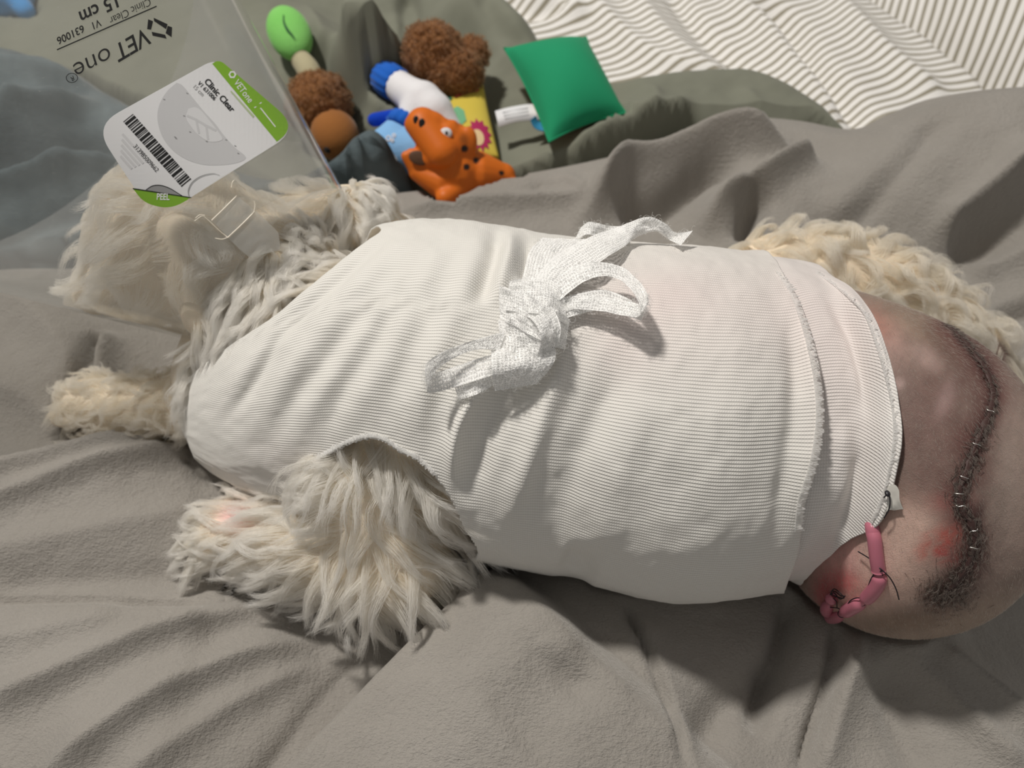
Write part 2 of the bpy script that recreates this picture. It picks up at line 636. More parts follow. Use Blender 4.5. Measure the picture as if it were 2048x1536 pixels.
# ------------------------------------------------------------------ striped sheet, striped pillow, sage duvet, slate throw
def striped_mat(name, period, white=(0.88, 0.86, 0.83), olive=(0.33, 0.30, 0.235), duty=0.36):
    m = mat(name, white, 0.9)
    k = NT(m)
    s = sep(k, k.uv())
    w = k.noise(k.uv(), 9, 2)
    v = k.math('ADD', s[1], k.math('MULTIPLY', w, period * 0.9))
    f = k.math('SINE', k.math('MULTIPLY', v, 2 * math.pi / period))
    e = k.n('ShaderNodeMapRange', {'Value': f, 'From Min': duty - 0.25, 'From Max': duty + 0.25}).outputs[0]
    k.to('Base Color', k.mix(e, white, olive))
    k.to('Normal', k.bump(k.noise(k.coord(), 900, 2), 0.2, 0.0004))
    k.to('Specular IOR Level', 0.1)
    return m


M_SHEET = striped_mat('striped_cotton', 0.0122)
M_PILLOW = striped_mat('striped_pillowcase', 0.0092)

SHEET_FOLDS = [
    ([(1700, -50, 0), (1797, 0, 0), (1877, 47, 0), (1923, 84, 0), (1972, 117, 0), (2028, 179, 0), (2110, 290, 0)], 0.006, -0.030, 0),
    ([(1490, -20, 0), (1578, 25, 0), (1640, 102, 0), (1700, 170, 0), (1765, 250, 0)], 0.016, -0.012, 0),
    ([(1440, -20, 0), (1520, 40, 0), (1600, 130, 0), (1700, 240, 0)], 0.018, 0.010, 0),
    ([(1250, -40, 0), (1330, 60, 0), (1420, 130, 0), (1560, 200, 0)], 0.022, 0.009, 0),
    ([(1120, -60, 0), (1230, 40, 0), (1330, 110, 0), (1450, 150, 0)], 0.018, 0.008, 0),
    ([(1330, -40, 0), (1420, 60, 0), (1520, 130, 0)], 0.014, -0.007, 0),
    ([(1650, -30, 0), (1740, 60, 0), (1830, 130, 0), (1920, 190, 0)], 0.020, 0.010, 0),
    ([(1030, -60, 0), (1090, -10, 0), (1180, 30, 0)], 0.016, 0.010, 0),
    ([(1000, -20, 0), (1060, 10, 0), (1150, 5, 0)], 0.012, -0.008, 0),
]


def sheet_z(X, Y):
    Z = np.full(X.shape, -0.016) + 0.004 * fbm(X * 9 + Y * 4, Y * 9, 3, 12) + 0.022 * smooth(0.45, 0.9, Y)
    Z = folds(X, Y, Z, SHEET_FOLDS)
    low = smooth(0.36, 0.26, Y)
    return Z * (1 - low) + np.minimum(Z, -0.02) * low, np.ones(X.shape, bool)


def sheet_uv(X, Y):
    d = P(1640, 122) - P(1500, 150)
    a = math.atan2(d[1], d[0])
    return np.stack([X * math.cos(a) + Y * math.sin(a), Y * math.cos(a) - X * math.sin(a) + 0.006 * fbm(X * 4, Y * 4, 2, 33)], -1)


SHEET = heightfield('bed_sheet', -1.0, 1.2, -0.45, 1.25, 0.006, sheet_z, M_SHEET, 0.006, sheet_uv,
                    label='wrinkled white bed sheet with thin olive stripes beneath all the covers', cat='bed sheet')

PIL_EDGE = [(1560, -150, .0), (1700, -50, .0), (1797, 0, .0), (1845, 23, .0), (1877, 47, .0), (1923, 84, .0), (1972, 117, .0), (2002, 148, .0), (2028, 179, .0), (2110, 290, .0), (2200, 420, .0)]


def pillow_z(X, Y):
    q = spline(W(PIL_EDGE)[:, :2], 80)
    d, s, side = polydist(X, Y, q)
    sd = np.where(side > 0, d, -d)
    w = 0.10
    t = np.clip(sd / w, 0, 1)
    Z = -0.045 + 0.106 * np.sqrt(np.clip(1 - (1 - t) ** 2, 0, 1)) + 0.003 * fbm(X * 25, Y * 12, 2, 21) + 0.004 * np.sin(X * 70 + Y * 25) * t
    far = np.clip((np.hypot(X - 0.93, Y - 0.66) - 0.36) / 0.05, 0, 1)
    return Z - 0.06 * far, (sd > 0.002)


def pillow_uv(X, Y):
    d = P(1975, 10) - P(1955, 110)
    a = math.atan2(d[1], d[0])
    return np.stack([X * math.cos(a) + Y * math.sin(a), -X * math.sin(a) + Y * math.cos(a) + 0.006 * fbm(X * 6, Y * 6, 2, 35)], -1)


PILLOW = heightfield('pillow', 0.34, 1.05, 0.28, 0.98, 0.004, pillow_z, M_PILLOW, 0.006, pillow_uv,
                     label='plump pillow in an olive striped case past the sheet at the bed side', cat='pillow')

DUVET_OUT = [(-900, -200), (300, -230), (900, -160), (955, -20), (985, 30), (1035, 55), (1082, 92), (1115, 140), (1170, 160), (1240, 168), (1330, 160), (1420, 155), (1500, 160), (1570, 180), (1640, 213), (1705, 262), (1790, 350), (1700, 430), (1000, 470), (300, 500), (-900, 480)]
CTRL_D = [(-600, 100, .02), (0, 0, .03), (300, 50, .035), (300, 250, .01), (620, 40, .058), (700, 60, .090), (775, 60, .088), (690, 180, .034), (620, 280, .0), (740, 290, .0), (825, 60, .005), (825, 160, .0),
          (900, 40, .038), (1000, 60, .044), (900, 100, .012), (1040, 130, .03), (850, 330, .0), (960, 330, .004), (1010, 220, .008), (1080, 300, .016), (1150, 240, .02), (1060, 380, .02),
          (1240, 250, .034), (1330, 210, .036), (1330, 280, .032), (1450, 200, .038), (1560, 220, .036), (1620, 270, .034), (1450, 280, .034), (700, 400, .005), (300, 420, .0), (-300, 420, .0), (1300, 420, .005), (1600, 400, .0)]
DUVET_FOLDS = [
    ([(812, -60, .03), (818, 40, .02), (822, 120, .02), (812, 190, .01)], 0.010, -0.022, 0),
    ([(795, -60, .05), (800, 40, .05), (803, 130, .04)], 0.010, 0.008, 0),
    ([(1130, 300, .02), (1190, 270, .03), (1260, 235, .034), (1330, 240, .034), (1380, 200, .036)], 0.010, 0.007, 0.4),
    ([(1160, 330, .02), (1200, 290, .03), (1260, 262, .034)], 0.008, -0.006, 0),
    ([(1250, 300, .03), (1290, 260, .034), (1310, 215, .036), (1300, 175, .036)], 0.008, 0.005, 0),
    ([(1060, 320, .016), (1130, 330, .02), (1180, 320, .024)], 0.008, 0.006, 0),
    ([(1480, 180, .036), (1520, 215, .036), (1580, 240, .034)], 0.010, 0.004, 0),
    ([(630, 140, .03), (690, 190, .03), (770, 220, .02)], 0.014, -0.014, 0),
    ([(640, 90, .06), (700, 120, .06), (790, 120, .06)], 0.012, 0.010, 0),
    ([(700, 205, .02), (740, 190, .02), (790, 210, .02)], 0.010, 0.010, 0),
    ([(960, 30, .03), (1000, 70, .035), (1060, 110, .03)], 0.010, -0.006, 0),
    ([(880, 40, .03), (940, 70, .03), (990, 120, .03)], 0.012, -0.005, 0),
    ([(610, 20, .04), (640, 80, .04), (660, 130, .04)], 0.010, 0.006, 0),
]


def duvet_z(X, Y):
    out = spline(np.vstack([W([(a, b, 0.015) for a, b in DUVET_OUT])[:, :2], W([(*DUVET_OUT[0], 0.015)])[:, :2]]), 240)
    d, s, side = polydist(X, Y, out)
    ins = inside(X, Y, out)
    sd = np.where(ins, d, -d)
    Z = tps(W(CTRL_D), X, Y)
    Z = folds(X, Y, Z, DUVET_FOLDS) + 0.0026 * fbm(X * 24, Y * 24, 4, 6)
    t = np.clip(sd / 0.05, 0, 1)
    Z = np.maximum(Z, -0.004)
    return -0.014 + (Z + 0.014) * np.sqrt(np.clip(1 - (1 - t) ** 2, 0, 1)), sd > -0.003


DUVET = heightfield('duvet', -0.80, 0.62, 0.10, 0.98, 0.0035, duvet_z, M_SAGE, 0.006,
                    label='crumpled sage green cotton duvet bunched behind the grey blanket', cat='duvet')

THROW_OUT = [(-700, 330), (-250, 170), (60, 150), (260, 215), (420, 300), (560, 345), (640, 338), (700, 326), (765, 322), (820, 342), (868, 385), (900, 430), (700, 475), (300, 560), (0, 600), (-700, 620)]
CTRL_T = [(-400, 350, .03), (0, 250, .035), (150, 260, .032), (300, 330, .02), (450, 370, .014), (600, 380, .02), (720, 352, .036), (805, 362, .036), (0, 400, .02), (200, 450, .012), (-300, 500, .02), (500, 470, .006), (800, 430, .016)]
THROW_FOLDS = [
    ([(-200, 330, .03), (0, 270, .04), (120, 235, .04), (220, 240, .03)], 0.012, 0.016, 0),
    ([(-200, 420, .02), (-20, 330, .03), (120, 300, .03), (260, 290, .03)], 0.012, -0.014, 0),
    ([(-200, 480, .02), (0, 390, .03), (150, 350, .03), (300, 350, .02)], 0.012, 0.014, 0),
    ([(-200, 540, .02), (0, 470, .02), (150, 420, .02), (300, 410, .02)], 0.012, -0.012, 0),
    ([(40, 220, .03), (90, 300, .03), (170, 380, .02)], 0.014, 0.008, 0),
    ([(690, 335, .02), (760, 330, .026), (830, 358, .024)], 0.010, 0.008, 0),
    ([(-100, 200, .03), (60, 190, .03), (200, 210, .03)], 0.014, 0.010, 0),
]


def throw_z(X, Y):
    out = spline(np.vstack([W([(a, b, 0.02) for a, b in THROW_OUT])[:, :2], W([(*THROW_OUT[0], 0.02)])[:, :2]]), 200)
    d, s, side = polydist(X, Y, out)
    sd = np.where(inside(X, Y, out), d, -d)
    Z = folds(X, Y, tps(W(CTRL_T), X, Y) + 0.006, THROW_FOLDS) + 0.0012 * fbm(X * 40, Y * 40, 3, 16)
    t = np.clip(sd / 0.03, 0, 1)
    Z = np.maximum(Z, 0.004)
    return -0.008 + (Z + 0.008) * np.sqrt(np.clip(1 - (1 - t) ** 2, 0, 1)), sd > -0.002


THROW = heightfield('throw_blanket', -0.72, 0.02, 0.03, 0.52, 0.003, throw_z, M_SLATE, 0.005,
                    label='slate blue plush throw rumpled beneath the clear cone', cat='throw blanket')
# ================================================================== dog trunk profile (shared by body and bandage)
# station column, upper silhouette row, lower silhouette row
SIL = np.array([
    (352, 800, 862), (372, 760, 888), (400, 715, 912), (450, 650, 950), (520, 585, 985), (600, 530, 1005), (700, 478, 1020), (800, 450, 1062), (900, 452, 1098),
    (1000, 462, 1120), (1100, 482, 1132), (1200, 497, 1160), (1300, 500, 1190), (1400, 507, 1196), (1500, 515, 1180),
    (1560, 522, 1160), (1600, 530, 1150), (1640, 538, 1165), (1680, 548, 1185), (1740, 566, 1190), (1800, 590, 1180), (1900, 640, 1180)], float)


def circle_for(px, top, bot, zb=-0.004):
    """the circle across the body that shows between two rows of the photo and rests at zb"""
    pa = PITCH - math.atan((768 - top) / FPX)
    pb = PITCH - math.atan((768 - bot) / FPX)
    bis = (pa + pb) / 2
    half = (pb - pa) / 2
    D = (CAM[2] - zb) / (math.sin(bis) + math.sin(half))
    r = D * math.sin(half)
    cy = CAM[1] + D * math.cos(bis)
    cz = CAM[2] - D * math.sin(bis)
    depth = D * math.cos(half) * math.cos(half)
    x = (px - 1024) / FPX * depth
    return x, cy, cz, r


STN = np.array([(p,) + circle_for(p, t, b) for p, t, b in SIL])


def base_surf(px, ang, off=0.0):
    """px column parameter, angle (0 towards viewer, rising over the top) -> point"""
    f = lambda k: np.interp(px, STN[:, 0], STN_S[:, k])
    x, cy, cz, r = f(1), f(2), f(3), f(4) + off
    return np.stack([x, cy - r * np.cos(ang), cz + r * np.sin(ang)], -1)


def _smooth_stn():
    fine = np.linspace(STN[0, 0], STN[-1, 0], 400)
    out = []
    for k in range(5):
        c = np.interp(fine, STN[:, 0], STN[:, k])
        for _ in range(300):
            c[1:-1] = 0.25 * c[:-2] + 0.5 * c[1:-1] + 0.25 * c[2:]
        out.append(c)
    return np.array(out).T


_f = _smooth_stn()
STN = _f
STN_S = _f
# ------------------------------------------------------------------ geometry of the recovery cone (wall through the two silhouette edges)
CONE_APEX = PD(923, 816, 0.475)
_l1 = (ray(670, 350), ray(480, 0))
_l2 = (ray(340, 668), ray(140, 618))
_n1 = np.cross(_l1[0], _l1[1]); _n1 /= np.linalg.norm(_n1)
_n2 = np.cross(_l2[0], _l2[1]); _n2 /= np.linalg.norm(_n2)
_mid = ray(300, 350)
if _n1 @ _mid < 0: _n1 = -_n1
if _n2 @ _mid < 0: _n2 = -_n2
_m = (_n1 + _n2) / np.linalg.norm(_n1 + _n2)
_c = np.cross(_n1, _n2); _c /= np.linalg.norm(_c)
if _c @ FWD < 0: _c = -_c
CONE_TILT = math.radians(3.0)
CONE_AX = math.cos(CONE_TILT) * _m + math.sin(CONE_TILT) * _c
CONE_AX /= np.linalg.norm(CONE_AX)
CONE_TH = math.asin(CONE_AX @ _n1)
_e1 = np.cross(CONE_AX, [0, 0, 1.0]); _e1 /= np.linalg.norm(_e1)
_e2 = np.cross(CONE_AX, _e1)
CONE_S0, CONE_S1 = 0.156, 0.405      # slant distances of neck opening and rim


def cone_pt(s, phi, off=0.0):
    s = np.asarray(s, float); phi = np.asarray(phi, float)
    rad = np.cos(phi)[..., None] * _e1 + np.sin(phi)[..., None] * _e2
    gen = math.cos(CONE_TH) * CONE_AX + math.sin(CONE_TH) * rad
    nrm = math.cos(CONE_TH) * rad - math.sin(CONE_TH) * CONE_AX
    return CONE_APEX + gen * s[..., None] + nrm * np.asarray(off)[..., None]


def cone_hit(px, py, off=0.0):
    """nearest point of the cone seen at a photo spot, lifted off its outside by off"""
    d = ray(px, py); d = d / np.linalg.norm(d, axis=-1)[..., None]
    co = CAM - CONE_APEX
    c2 = math.cos(CONE_TH) ** 2
    da = d @ CONE_AX; ca = co @ CONE_AX
    A = da * da - c2
    B = 2 * (da * ca - c2 * (d @ co))
    C = ca * ca - c2 * (co @ co)
    disc = np.sqrt(np.maximum(B * B - 4 * A * C, 0))
    t1, t2 = (-B - disc) / (2 * A), (-B + disc) / (2 * A)
    lo, hi = np.minimum(t1, t2), np.maximum(t1, t2)
    ok = lambda t: (t > 0) & ((CAM + d * t[..., None] - CONE_APEX) @ CONE_AX > 0)
    t = np.where(ok(lo), lo, hi)
    p = CAM + d * t[..., None]
    v = p - CONE_APEX
    ax = v @ CONE_AX
    rad = v - ax[..., None] * CONE_AX
    rad /= np.linalg.norm(rad, axis=-1)[..., None]
    nrm = math.cos(CONE_TH) * rad - math.sin(CONE_TH) * CONE_AX
    return p + nrm * off


# ================================================================== knitted bandage sleeve
def knit_mat():
    m = mat('white_knit', (0.82, 0.80, 0.755), 0.9)
    k = NT(m)
    s = sep(k, k.uv())
    wob = k.noise(k.uv(), 60, 2)
    v = k.math('ADD', s[1], k.math('MULTIPLY', wob, 0.0010))
    rows = k.math('SINE', k.math('MULTIPLY', v, 2 * math.pi / 0.00175))
    half = k.math('SINE', k.math('MULTIPLY', v, 2 * math.pi / 0.000875))
    st = k.math('SINE', k.math('ADD', k.math('MULTIPLY', s[0], 2 * math.pi / 0.00095), k.math('MULTIPLY', rows, 1.2)))
    h = k.math('ADD', k.math('MULTIPLY', rows, 0.55), k.math('ADD', k.math('MULTIPLY', half, 0.2), k.math('MULTIPLY', k.math('MULTIPLY', st, k.math('ADD', rows, 1.2)), 0.16)))
    k.to('Normal', k.bump(h, 0.55, 0.00035))
    gap = k.n('ShaderNodeMapRange', {'Value': h, 'From Min': -0.75, 'From Max': -0.2, 'To Min': 0.42, 'To Max': 0.0}).outputs[0]
    c0 = k.attr('tint').outputs['Color']
    k.to('Base Color', k.mix(gap, c0, (0.42, 0.40, 0.37)))
    k.to('Specular IOR Level', 0.12)
    k.to('Sheen Weight', 0.15)
    return m


M_KNIT = knit_mat()

RIM = [(815, 436), (780, 452), (700, 510), (600, 592), (520, 655), (440, 715), (380, 765), (345, 800), (352, 840), (372, 880), (390, 920)]
EDGE_OUT = [(1548, 500), (1562, 545), (1590, 590), (1612, 650), (1632, 730), (1641, 800), (1640, 860), (1628, 930), (1606, 1000), (1600, 1060), (1596, 1100), (1560, 1200)]
EDGE_IN = [(1600, 500), (1640, 545), (1690, 580), (1735, 625), (1758, 680), (1776, 740), (1792, 810), (1796, 870), (1788, 930), (1774, 990), (1752, 1040), (1730, 1055), (1700, 1066), (1668, 1090), (1640, 1115), (1610, 1145), (1580, 1200)]
ARMHOLE = [(596, 985), (606, 955), (632, 925), (665, 905), (700, 888), (735, 878), (770, 885), (800, 905), (835, 922), (870, 955), (900, 995), (925, 1050), (950, 1120), (800, 1140), (640, 1040)]

# folds: (points, width px, height m)
SLEEVE_FOLDS = [
    ([(800, 452), (725, 522), (640, 595), (569, 662), (522, 740), (479, 807), (418, 868)], 13, -0.0052),
    ([(775, 470), (690, 545), (600, 625), (540, 690), (480, 760), (410, 830)], 22, 0.003),
    ([(850, 445), (760, 530), (680, 620), (600, 720), (540, 810), (470, 900)], 28, 0.0042),
    ([(790, 530), (712, 640), (650, 720), (585, 800), (540, 880)], 20, -0.0034),
    ([(850, 470), (780, 590), (710, 690), (640, 790), (590, 880), (560, 950)], 22, 0.0026),
    ([(840, 530), (791, 610), (756, 682), (694, 775), (655, 850), (620, 910)], 22, -0.0036),
    ([(910, 450), (860, 540), (800, 650), (740, 760), (690, 850), (660, 900)], 30, 0.0028),
    ([(905, 500), (870, 600), (830, 700), (780, 800), (740, 870)], 26, -0.0022),
    ([(965, 435), (950, 500), (910, 620), (860, 740), (830, 850), (815, 900)], 28, 0.0028),
    ([(992, 440), (988, 500), (970, 560), (950, 620)], 16, -0.0042),
    ([(1022, 455), (1020, 510), (1005, 560), (990, 620)], 16, 0.0040),
    ([(1053, 460), (1050, 520), (1040, 570)], 16, -0.0042),
    ([(1030, 700), (968, 765), (935, 815), (914, 860), (905, 910), (906, 990)], 15, 0.0056),
    ([(1070, 700), (1025, 780), (980, 850), (955, 930), (950, 1020)], 30, -0.0060),
    ([(900, 680), (882, 780), (868, 860), (860, 940)], 24, -0.0024),
    ([(1150, 640), (1128, 700), (1105, 780), (1080, 850), (1045, 950), (1005, 1060)], 26, 0.0052),
    ([(1250, 680), (1215, 790), (1160, 900), (1130, 1000), (1110, 1100)], 32, -0.0034),
    ([(1300, 780), (1240, 930), (1215, 1040), (1200, 1130)], 40, 0.0024),
    ([(1120, 1110), (1160, 1130), (1200, 1150)], 30, -0.004),
    ([(1080, 640), (1085, 500), (1090, 440)], 34, -0.0034),
    ([(1160, 450), (1200, 510), (1190, 560)], 18, 0.0045),
    ([(1580, 620), (1590, 760), (1580, 880), (1562, 1000), (1555, 1110)], 18, -0.0030),
    ([(1560, 540), (1600, 640), (1625, 740), (1630, 860), (1605, 980), (1590, 1100)], 18, 0.0032),
    ([(1440, 560), (1470, 720), (1460, 900), (1430, 1080)], 50, 0.0016),
]
INNER_FOLDS = [
    ([(1640, 580), (1700, 660), (1730, 760), (1735, 850)], 14, -0.0030),
    ([(1660, 556), (1715, 620), (1755, 700), (1772, 780)], 14, 0.0026),
    ([(1690, 830), (1685, 940), (1670, 1030)], 20, 0.0026),
    ([(1730, 880), (1710, 980), (1690, 1050), (1660, 1100)], 16, -0.0026),
    ([(1770, 810), (1750, 930), (1725, 1030), (1690, 1060)], 18, 0.0032),
]

RUMP = [(1500, 530, 1160, .004), (1560, 537, 1140, .004), (1600, 542, 1150, .002), (1645, 556, 1212, .0), (1700, 572, 1256, -.002), (1760, 590, 1280, -.002), (1830, 616, 1284, -.002),
        (1900, 652, 1262, .012), (1955, 700, 1215, .03), (1992, 775, 1140, .052), (2014, 850, 1060, .072), (2024, 920, 985, .09)]
RUMP_C = spline(np.array([(p,) + circle_for(p, t, b, z) for p, t, b, z in RUMP]), 80)


def rump_surf(px, ang, off=0.0):
    f = lambda k: np.interp(px, RUMP_C[:, 0], RUMP_C[:, k])
    x, cy, cz, r = f(1), f(2), f(3), f(4) + off
    return np.stack([x, cy - r * np.cos(ang), cz + r * np.sin(ang)], -1)


def find_edge(surf, poly, ang, off, lo, hi):
    """for each angle the column where the base surface crosses an edge line of the photo"""
    us = np.linspace(lo, hi, 500)
    U, A = np.meshgrid(us, ang, indexing='ij')
    px, py, _ = proj(surf(U, A, off))
    pl = np.asarray(spline(poly, 120))
    o = np.argsort(pl[:, 1])
    ex = np.interp(py, pl[o, 1], pl[o, 0])
    f = px - ex
    idx = np.argmax(f > 0, axis=0)
    idx = np.where((f > 0).any(0), idx, 499)
    return us[idx]


def sleeve_grid(surf, nu, nv, left, right, off, folds_):
    ang = np.linspace(-0.62 * math.pi, 1.38 * math.pi, nv, endpoint=False)
    uL = left(ang)
    uR = right(ang)
    # the side turned away from the photo closes the edge smoothly
    vis = (ang > -0.45) & (ang < 1.95)

    def clean(u):
        a = ang[vis]; b = u[vis]
        ext_a = np.concatenate([a, [a[0] + 2 * math.pi]])
        ext_b = np.concatenate([b, [b[0]]])
        aa = np.where(ang < a[0], ang + 2 * math.pi, ang)
        return np.interp(aa, ext_a, ext_b)
    uL, uR = clean(uL), clean(uR)
    ker = np.array([1, 2, 3, 2, 1]) / 9.0
    for _ in range(4):
        uL = np.convolve(np.concatenate([uL[-2:], uL, uL[:2]]), ker, 'valid')
        uR = np.convolve(np.concatenate([uR[-2:], uR, uR[:2]]), ker, 'valid')
    t = np.linspace(0, 1, nu)
    U = uL[None] + (uR - uL)[None] * t[:, None]
    A = np.broadcast_to(ang, U.shape)
    B = surf(U, A, off(U, t[:, None]) if callable(off) else off)
    px, py, _ = proj(B)
    N = np.stack([np.zeros_like(A), -np.cos(A), np.sin(A)], -1)
    D = np.zeros(U.shape)
    for pts, w, amp in folds_:
        if pts[0][0] < 930:
            amp *= 0.8
        d, s, side = polydist(px, py, spline(pts, 8 * len(pts)))
        fade = smooth(-0.02, 0.30, s) * (1 - smooth(0.70, 1.02, s))
        D += amp * fade * np.exp(-(d / w) ** 2)
    front = smooth(-1.2, -0.6, A) * (1 - smooth(1.9, 2.5, A))
    D = D * front + 0.0006 * fbm(U * 0.02, A * 6, 3, 4)
    V = B + N * D[..., None]
    return V, U, A, t, px, py


def tint_field(px, py, base=(0.82, 0.80, 0.755)):
    c = np.ones(px.shape + (3,)) * np.array(base)
    pink = np.array((0.80, 0.68, 0.66))
    for x, y, rx, ry, k in ((1330, 590, 130, 60, .6), (1600, 600, 110, 90, .45), (1680, 700, 90, 120, .4), (1250, 680, 80, 80, .4), (1420, 640, 240, 150, .3), (1690, 860, 70, 140, .25), (560, 930, 90, 60, .2), (1750, 590, 60, 60, .3)):
        w = k * np.exp(-((px - x) / rx) ** 2 - ((py - y) / ry) ** 2)
        c = c * (1 - w[..., None]) + pink * w[..., None]
    return c


def grid_part(name, VV, F, m, parent, uv, col):
    v, f, (u, c) = prune(VV, F, (uv, col))
    return mesh(name, v, f, m, parent=parent, uv=u, col=c)


def build_bandage():
    root = thing('tubular_bandage', (STN[200, 1], STN[200, 2], 0.0), 'white ribbed knit bandage sleeve pulled snugly around the dog torso', 'bandage')
    nu, nv = 420, 420
    L = lambda a: find_edge(base_surf, RIM, a, 0.004, 352, 900)
    R = lambda a: find_edge(base_surf, EDGE_OUT, a, 0.004, 1300, 1890)
    V, U, A, t, px, py = sleeve_grid(base_surf, nu, nv, L, R, lambda U, t: 0.004 + 0.0022 * smooth(1480, 1570, U), SLEEVE_FOLDS)
    F = grid_faces(nu, nv, True)
    VV = V.reshape(-1, 3)
    fx, fy, _ = proj(VV[F].mean(1))
    fa = A.reshape(-1)[F]
    hole = inside(fx, fy, spline(ARMHOLE + [ARMHOLE[0]], 120)) & (fa.max(1) < 0.9) & (fa.min(1) > -1.9)
    uv = np.stack([(U - 1024) / FPX * 0.36, A * 0.103], -1).reshape(-1, 2)
    o1 = grid_part('outer_sleeve', VV, F[~hole], M_KNIT, root, uv, tint_field(px, py).reshape(-1, 3))
    Vi, Ui, Ai, ti, pxi, pyi = sleeve_grid(rump_surf, 160, 360, lambda a: find_edge(base_surf, EDGE_OUT, a, 0.002, 1300, 1890) - 70, lambda a: find_edge(rump_surf, EDGE_IN, a, 0.003, 1505, 1960), lambda U, t: -0.0005 + 0.0063 * smooth(0.2, 0.6, t), INNER_FOLDS)
    uvi = np.stack([(Ui - 1024) / FPX * 0.36, Ai * 0.103], -1).reshape(-1, 2)
    o2 = grid_part('inner_sleeve', Vi.reshape(-1, 3), grid_faces(160, 360, True), M_KNIT, root, uvi, tint_field(pxi, pyi, (0.81, 0.785, 0.755)).reshape(-1, 3))
    for o in (o1, o2):
        s = o.modifiers.new('cloth_thickness', 'SOLIDIFY'); s.thickness = 0.0012; s.offset = -1
    return root, V, Vi


BANDAGE, SLEEVE_V, SLEEVE_IN = build_bandage()
# ================================================================== the dog: one continuous body, then fur and wound details
def trunk_parts():
    rings = []
    for px in np.linspace(440, 1480, 34):
        a = np.linspace(0, 2 * np.pi, 40, endpoint=False)
        rings.append(base_surf(np.full(40, px), a, -0.0105))
    for px_, x, cy, cz, r in RUMP_C[2::2]:
        a = np.linspace(0, 2 * np.pi, 40, endpoint=False)
        r = r - 0.0035 * smooth(1600, 1520, px_) - 0.0012
        rings.append(np.stack([np.full(40, x), cy - r * np.cos(a), cz + r * np.sin(a)], -1))
    n = len(rings)
    V = np.concatenate(rings)
    F = [tuple(f)[::-1] for f in grid_faces(n, 40, True)]
    F += [tuple(range(40)), tuple(range((n - 1) * 40, n * 40))[::-1]]
    return V, F


# limb and head skeleton
NECK0 = P(640, 700, 0.085)
NECK1 = P(515, 545, 0.105)
HEAD = PD(365, 482, 0.472)
MUZZLE = PD(245, 555, 0.474)
NOSE = PD(196, 585, 0.478)
SHO = P(742, 955, 0.078)
ELB = P(795, 1105, 0.045)
WRI = P(570, 1075, 0.030)
PAW = P(462, 1062, 0.022)
FSH = P(430, 800, 0.040)
FWR = P(270, 818, 0.026)
FPAW = P(180, 806, 0.022)
THI = [P(1520, 562, 0.072), P(1640, 562, 0.074), P(1770, 590, 0.066), P(1865, 648, 0.054), P(1940, 700, 0.042), P(1985, 770, 0.028)]
LIMBS = {
    'head': [(NECK0, NECK1, .052, .045), (NECK1, HEAD, .043, .050), (HEAD, MUZZLE, .040, .024), (MUZZLE, NOSE, .022, .015)],
    'nape': [(P(590, 478, .098), P(700, 458, .104), .030, .030), (P(700, 458, .104), P(755, 470, .100), .030, .022), (P(440, 745, .058), P(515, 590, .082), .030, .034)],
    'near_leg': [(SHO, ELB, .033, .032), (ELB, WRI, .032, .023), (WRI, PAW, .022, .019)],
    'far_leg': [(FSH, FWR, .024, .020), (FWR, FPAW, .020, .018)],
    'far_thigh': [(THI[i], THI[i + 1], (.030, .034, .030, .025, .021, .017)[i], (.030, .034, .030, .025, .021, .017)[i + 1]) for i in range(5)],
}
SKULL_UP = np.array([0.1, 0.25, 0.95])


def body_mesh():
    parts = [trunk_parts()]
    for k, segs in LIMBS.items():
        for a, b, ra, rb in segs:
            parts.append(capsule(a, b, ra, rb, 20, 5))
    # toes of both fore paws
    for base, dirv, r in ((PAW, PAW - WRI, .0085), (FPAW, FPAW - FWR, .008)):
        d = dirv / np.linalg.norm(dirv)
        sidev = np.cross(d, [0, 0, 1]); sidev /= np.linalg.norm(sidev)
        for k in (-1.5, -0.5, 0.5, 1.5):
            q = base + sidev * k * .0095 + d * .006
            parts.append(capsule(q, q + d * (.016 - abs(k) * .003) + np.array([0, 0, -.003]), r, r * .8, 12, 4))
    # ears
    hd = (MUZZLE - HEAD); hd /= np.linalg.norm(hd)
    sv = np.cross(hd, SKULL_UP); sv /= np.linalg.norm(sv)
    for s in (-1, 1):
        e0 = HEAD + sv * s * .040 + SKULL_UP * .022 - hd * .006
        parts.append(capsule(e0, e0 + sv * s * .020 - SKULL_UP * .048 - hd * .004, .015, .012, 14, 4))
    # eye sockets brow and cheeks
    parts.append(ellipsoid(HEAD + hd * .030 + SKULL_UP * .018, (.026, .026, .018)))
    return fuse(parts, 0.0026, 8, 0.5)


BV, BQ = body_mesh()
BN = vnormals(BV, BQ)


def srgb(*c):
    return np.array([((v / 255 + 0.055) / 1.055) ** 2.4 if v > 10 else v / 255 / 12.92 for v in c])


def blob(px, py, x, y, rx, ry, ang=0.0, hard=1.0):
    c, s = math.cos(math.radians(ang)), math.sin(math.radians(ang))
    dx, dy = px - x, py - y
    u, v = (dx * c + dy * s) / rx, (-dx * s + dy * c) / ry
    return np.exp(-(u * u + v * v) ** hard)


INCISION = [(1895, 648), (1935, 690), (1968, 735), (1986, 785), (1978, 830), (1960, 870), (1945, 910), (1930, 950), (1918, 985), (1925, 1020), (1945, 1055), (1948, 1090), (1935, 1130), (1912, 1165), (1880, 1195)]


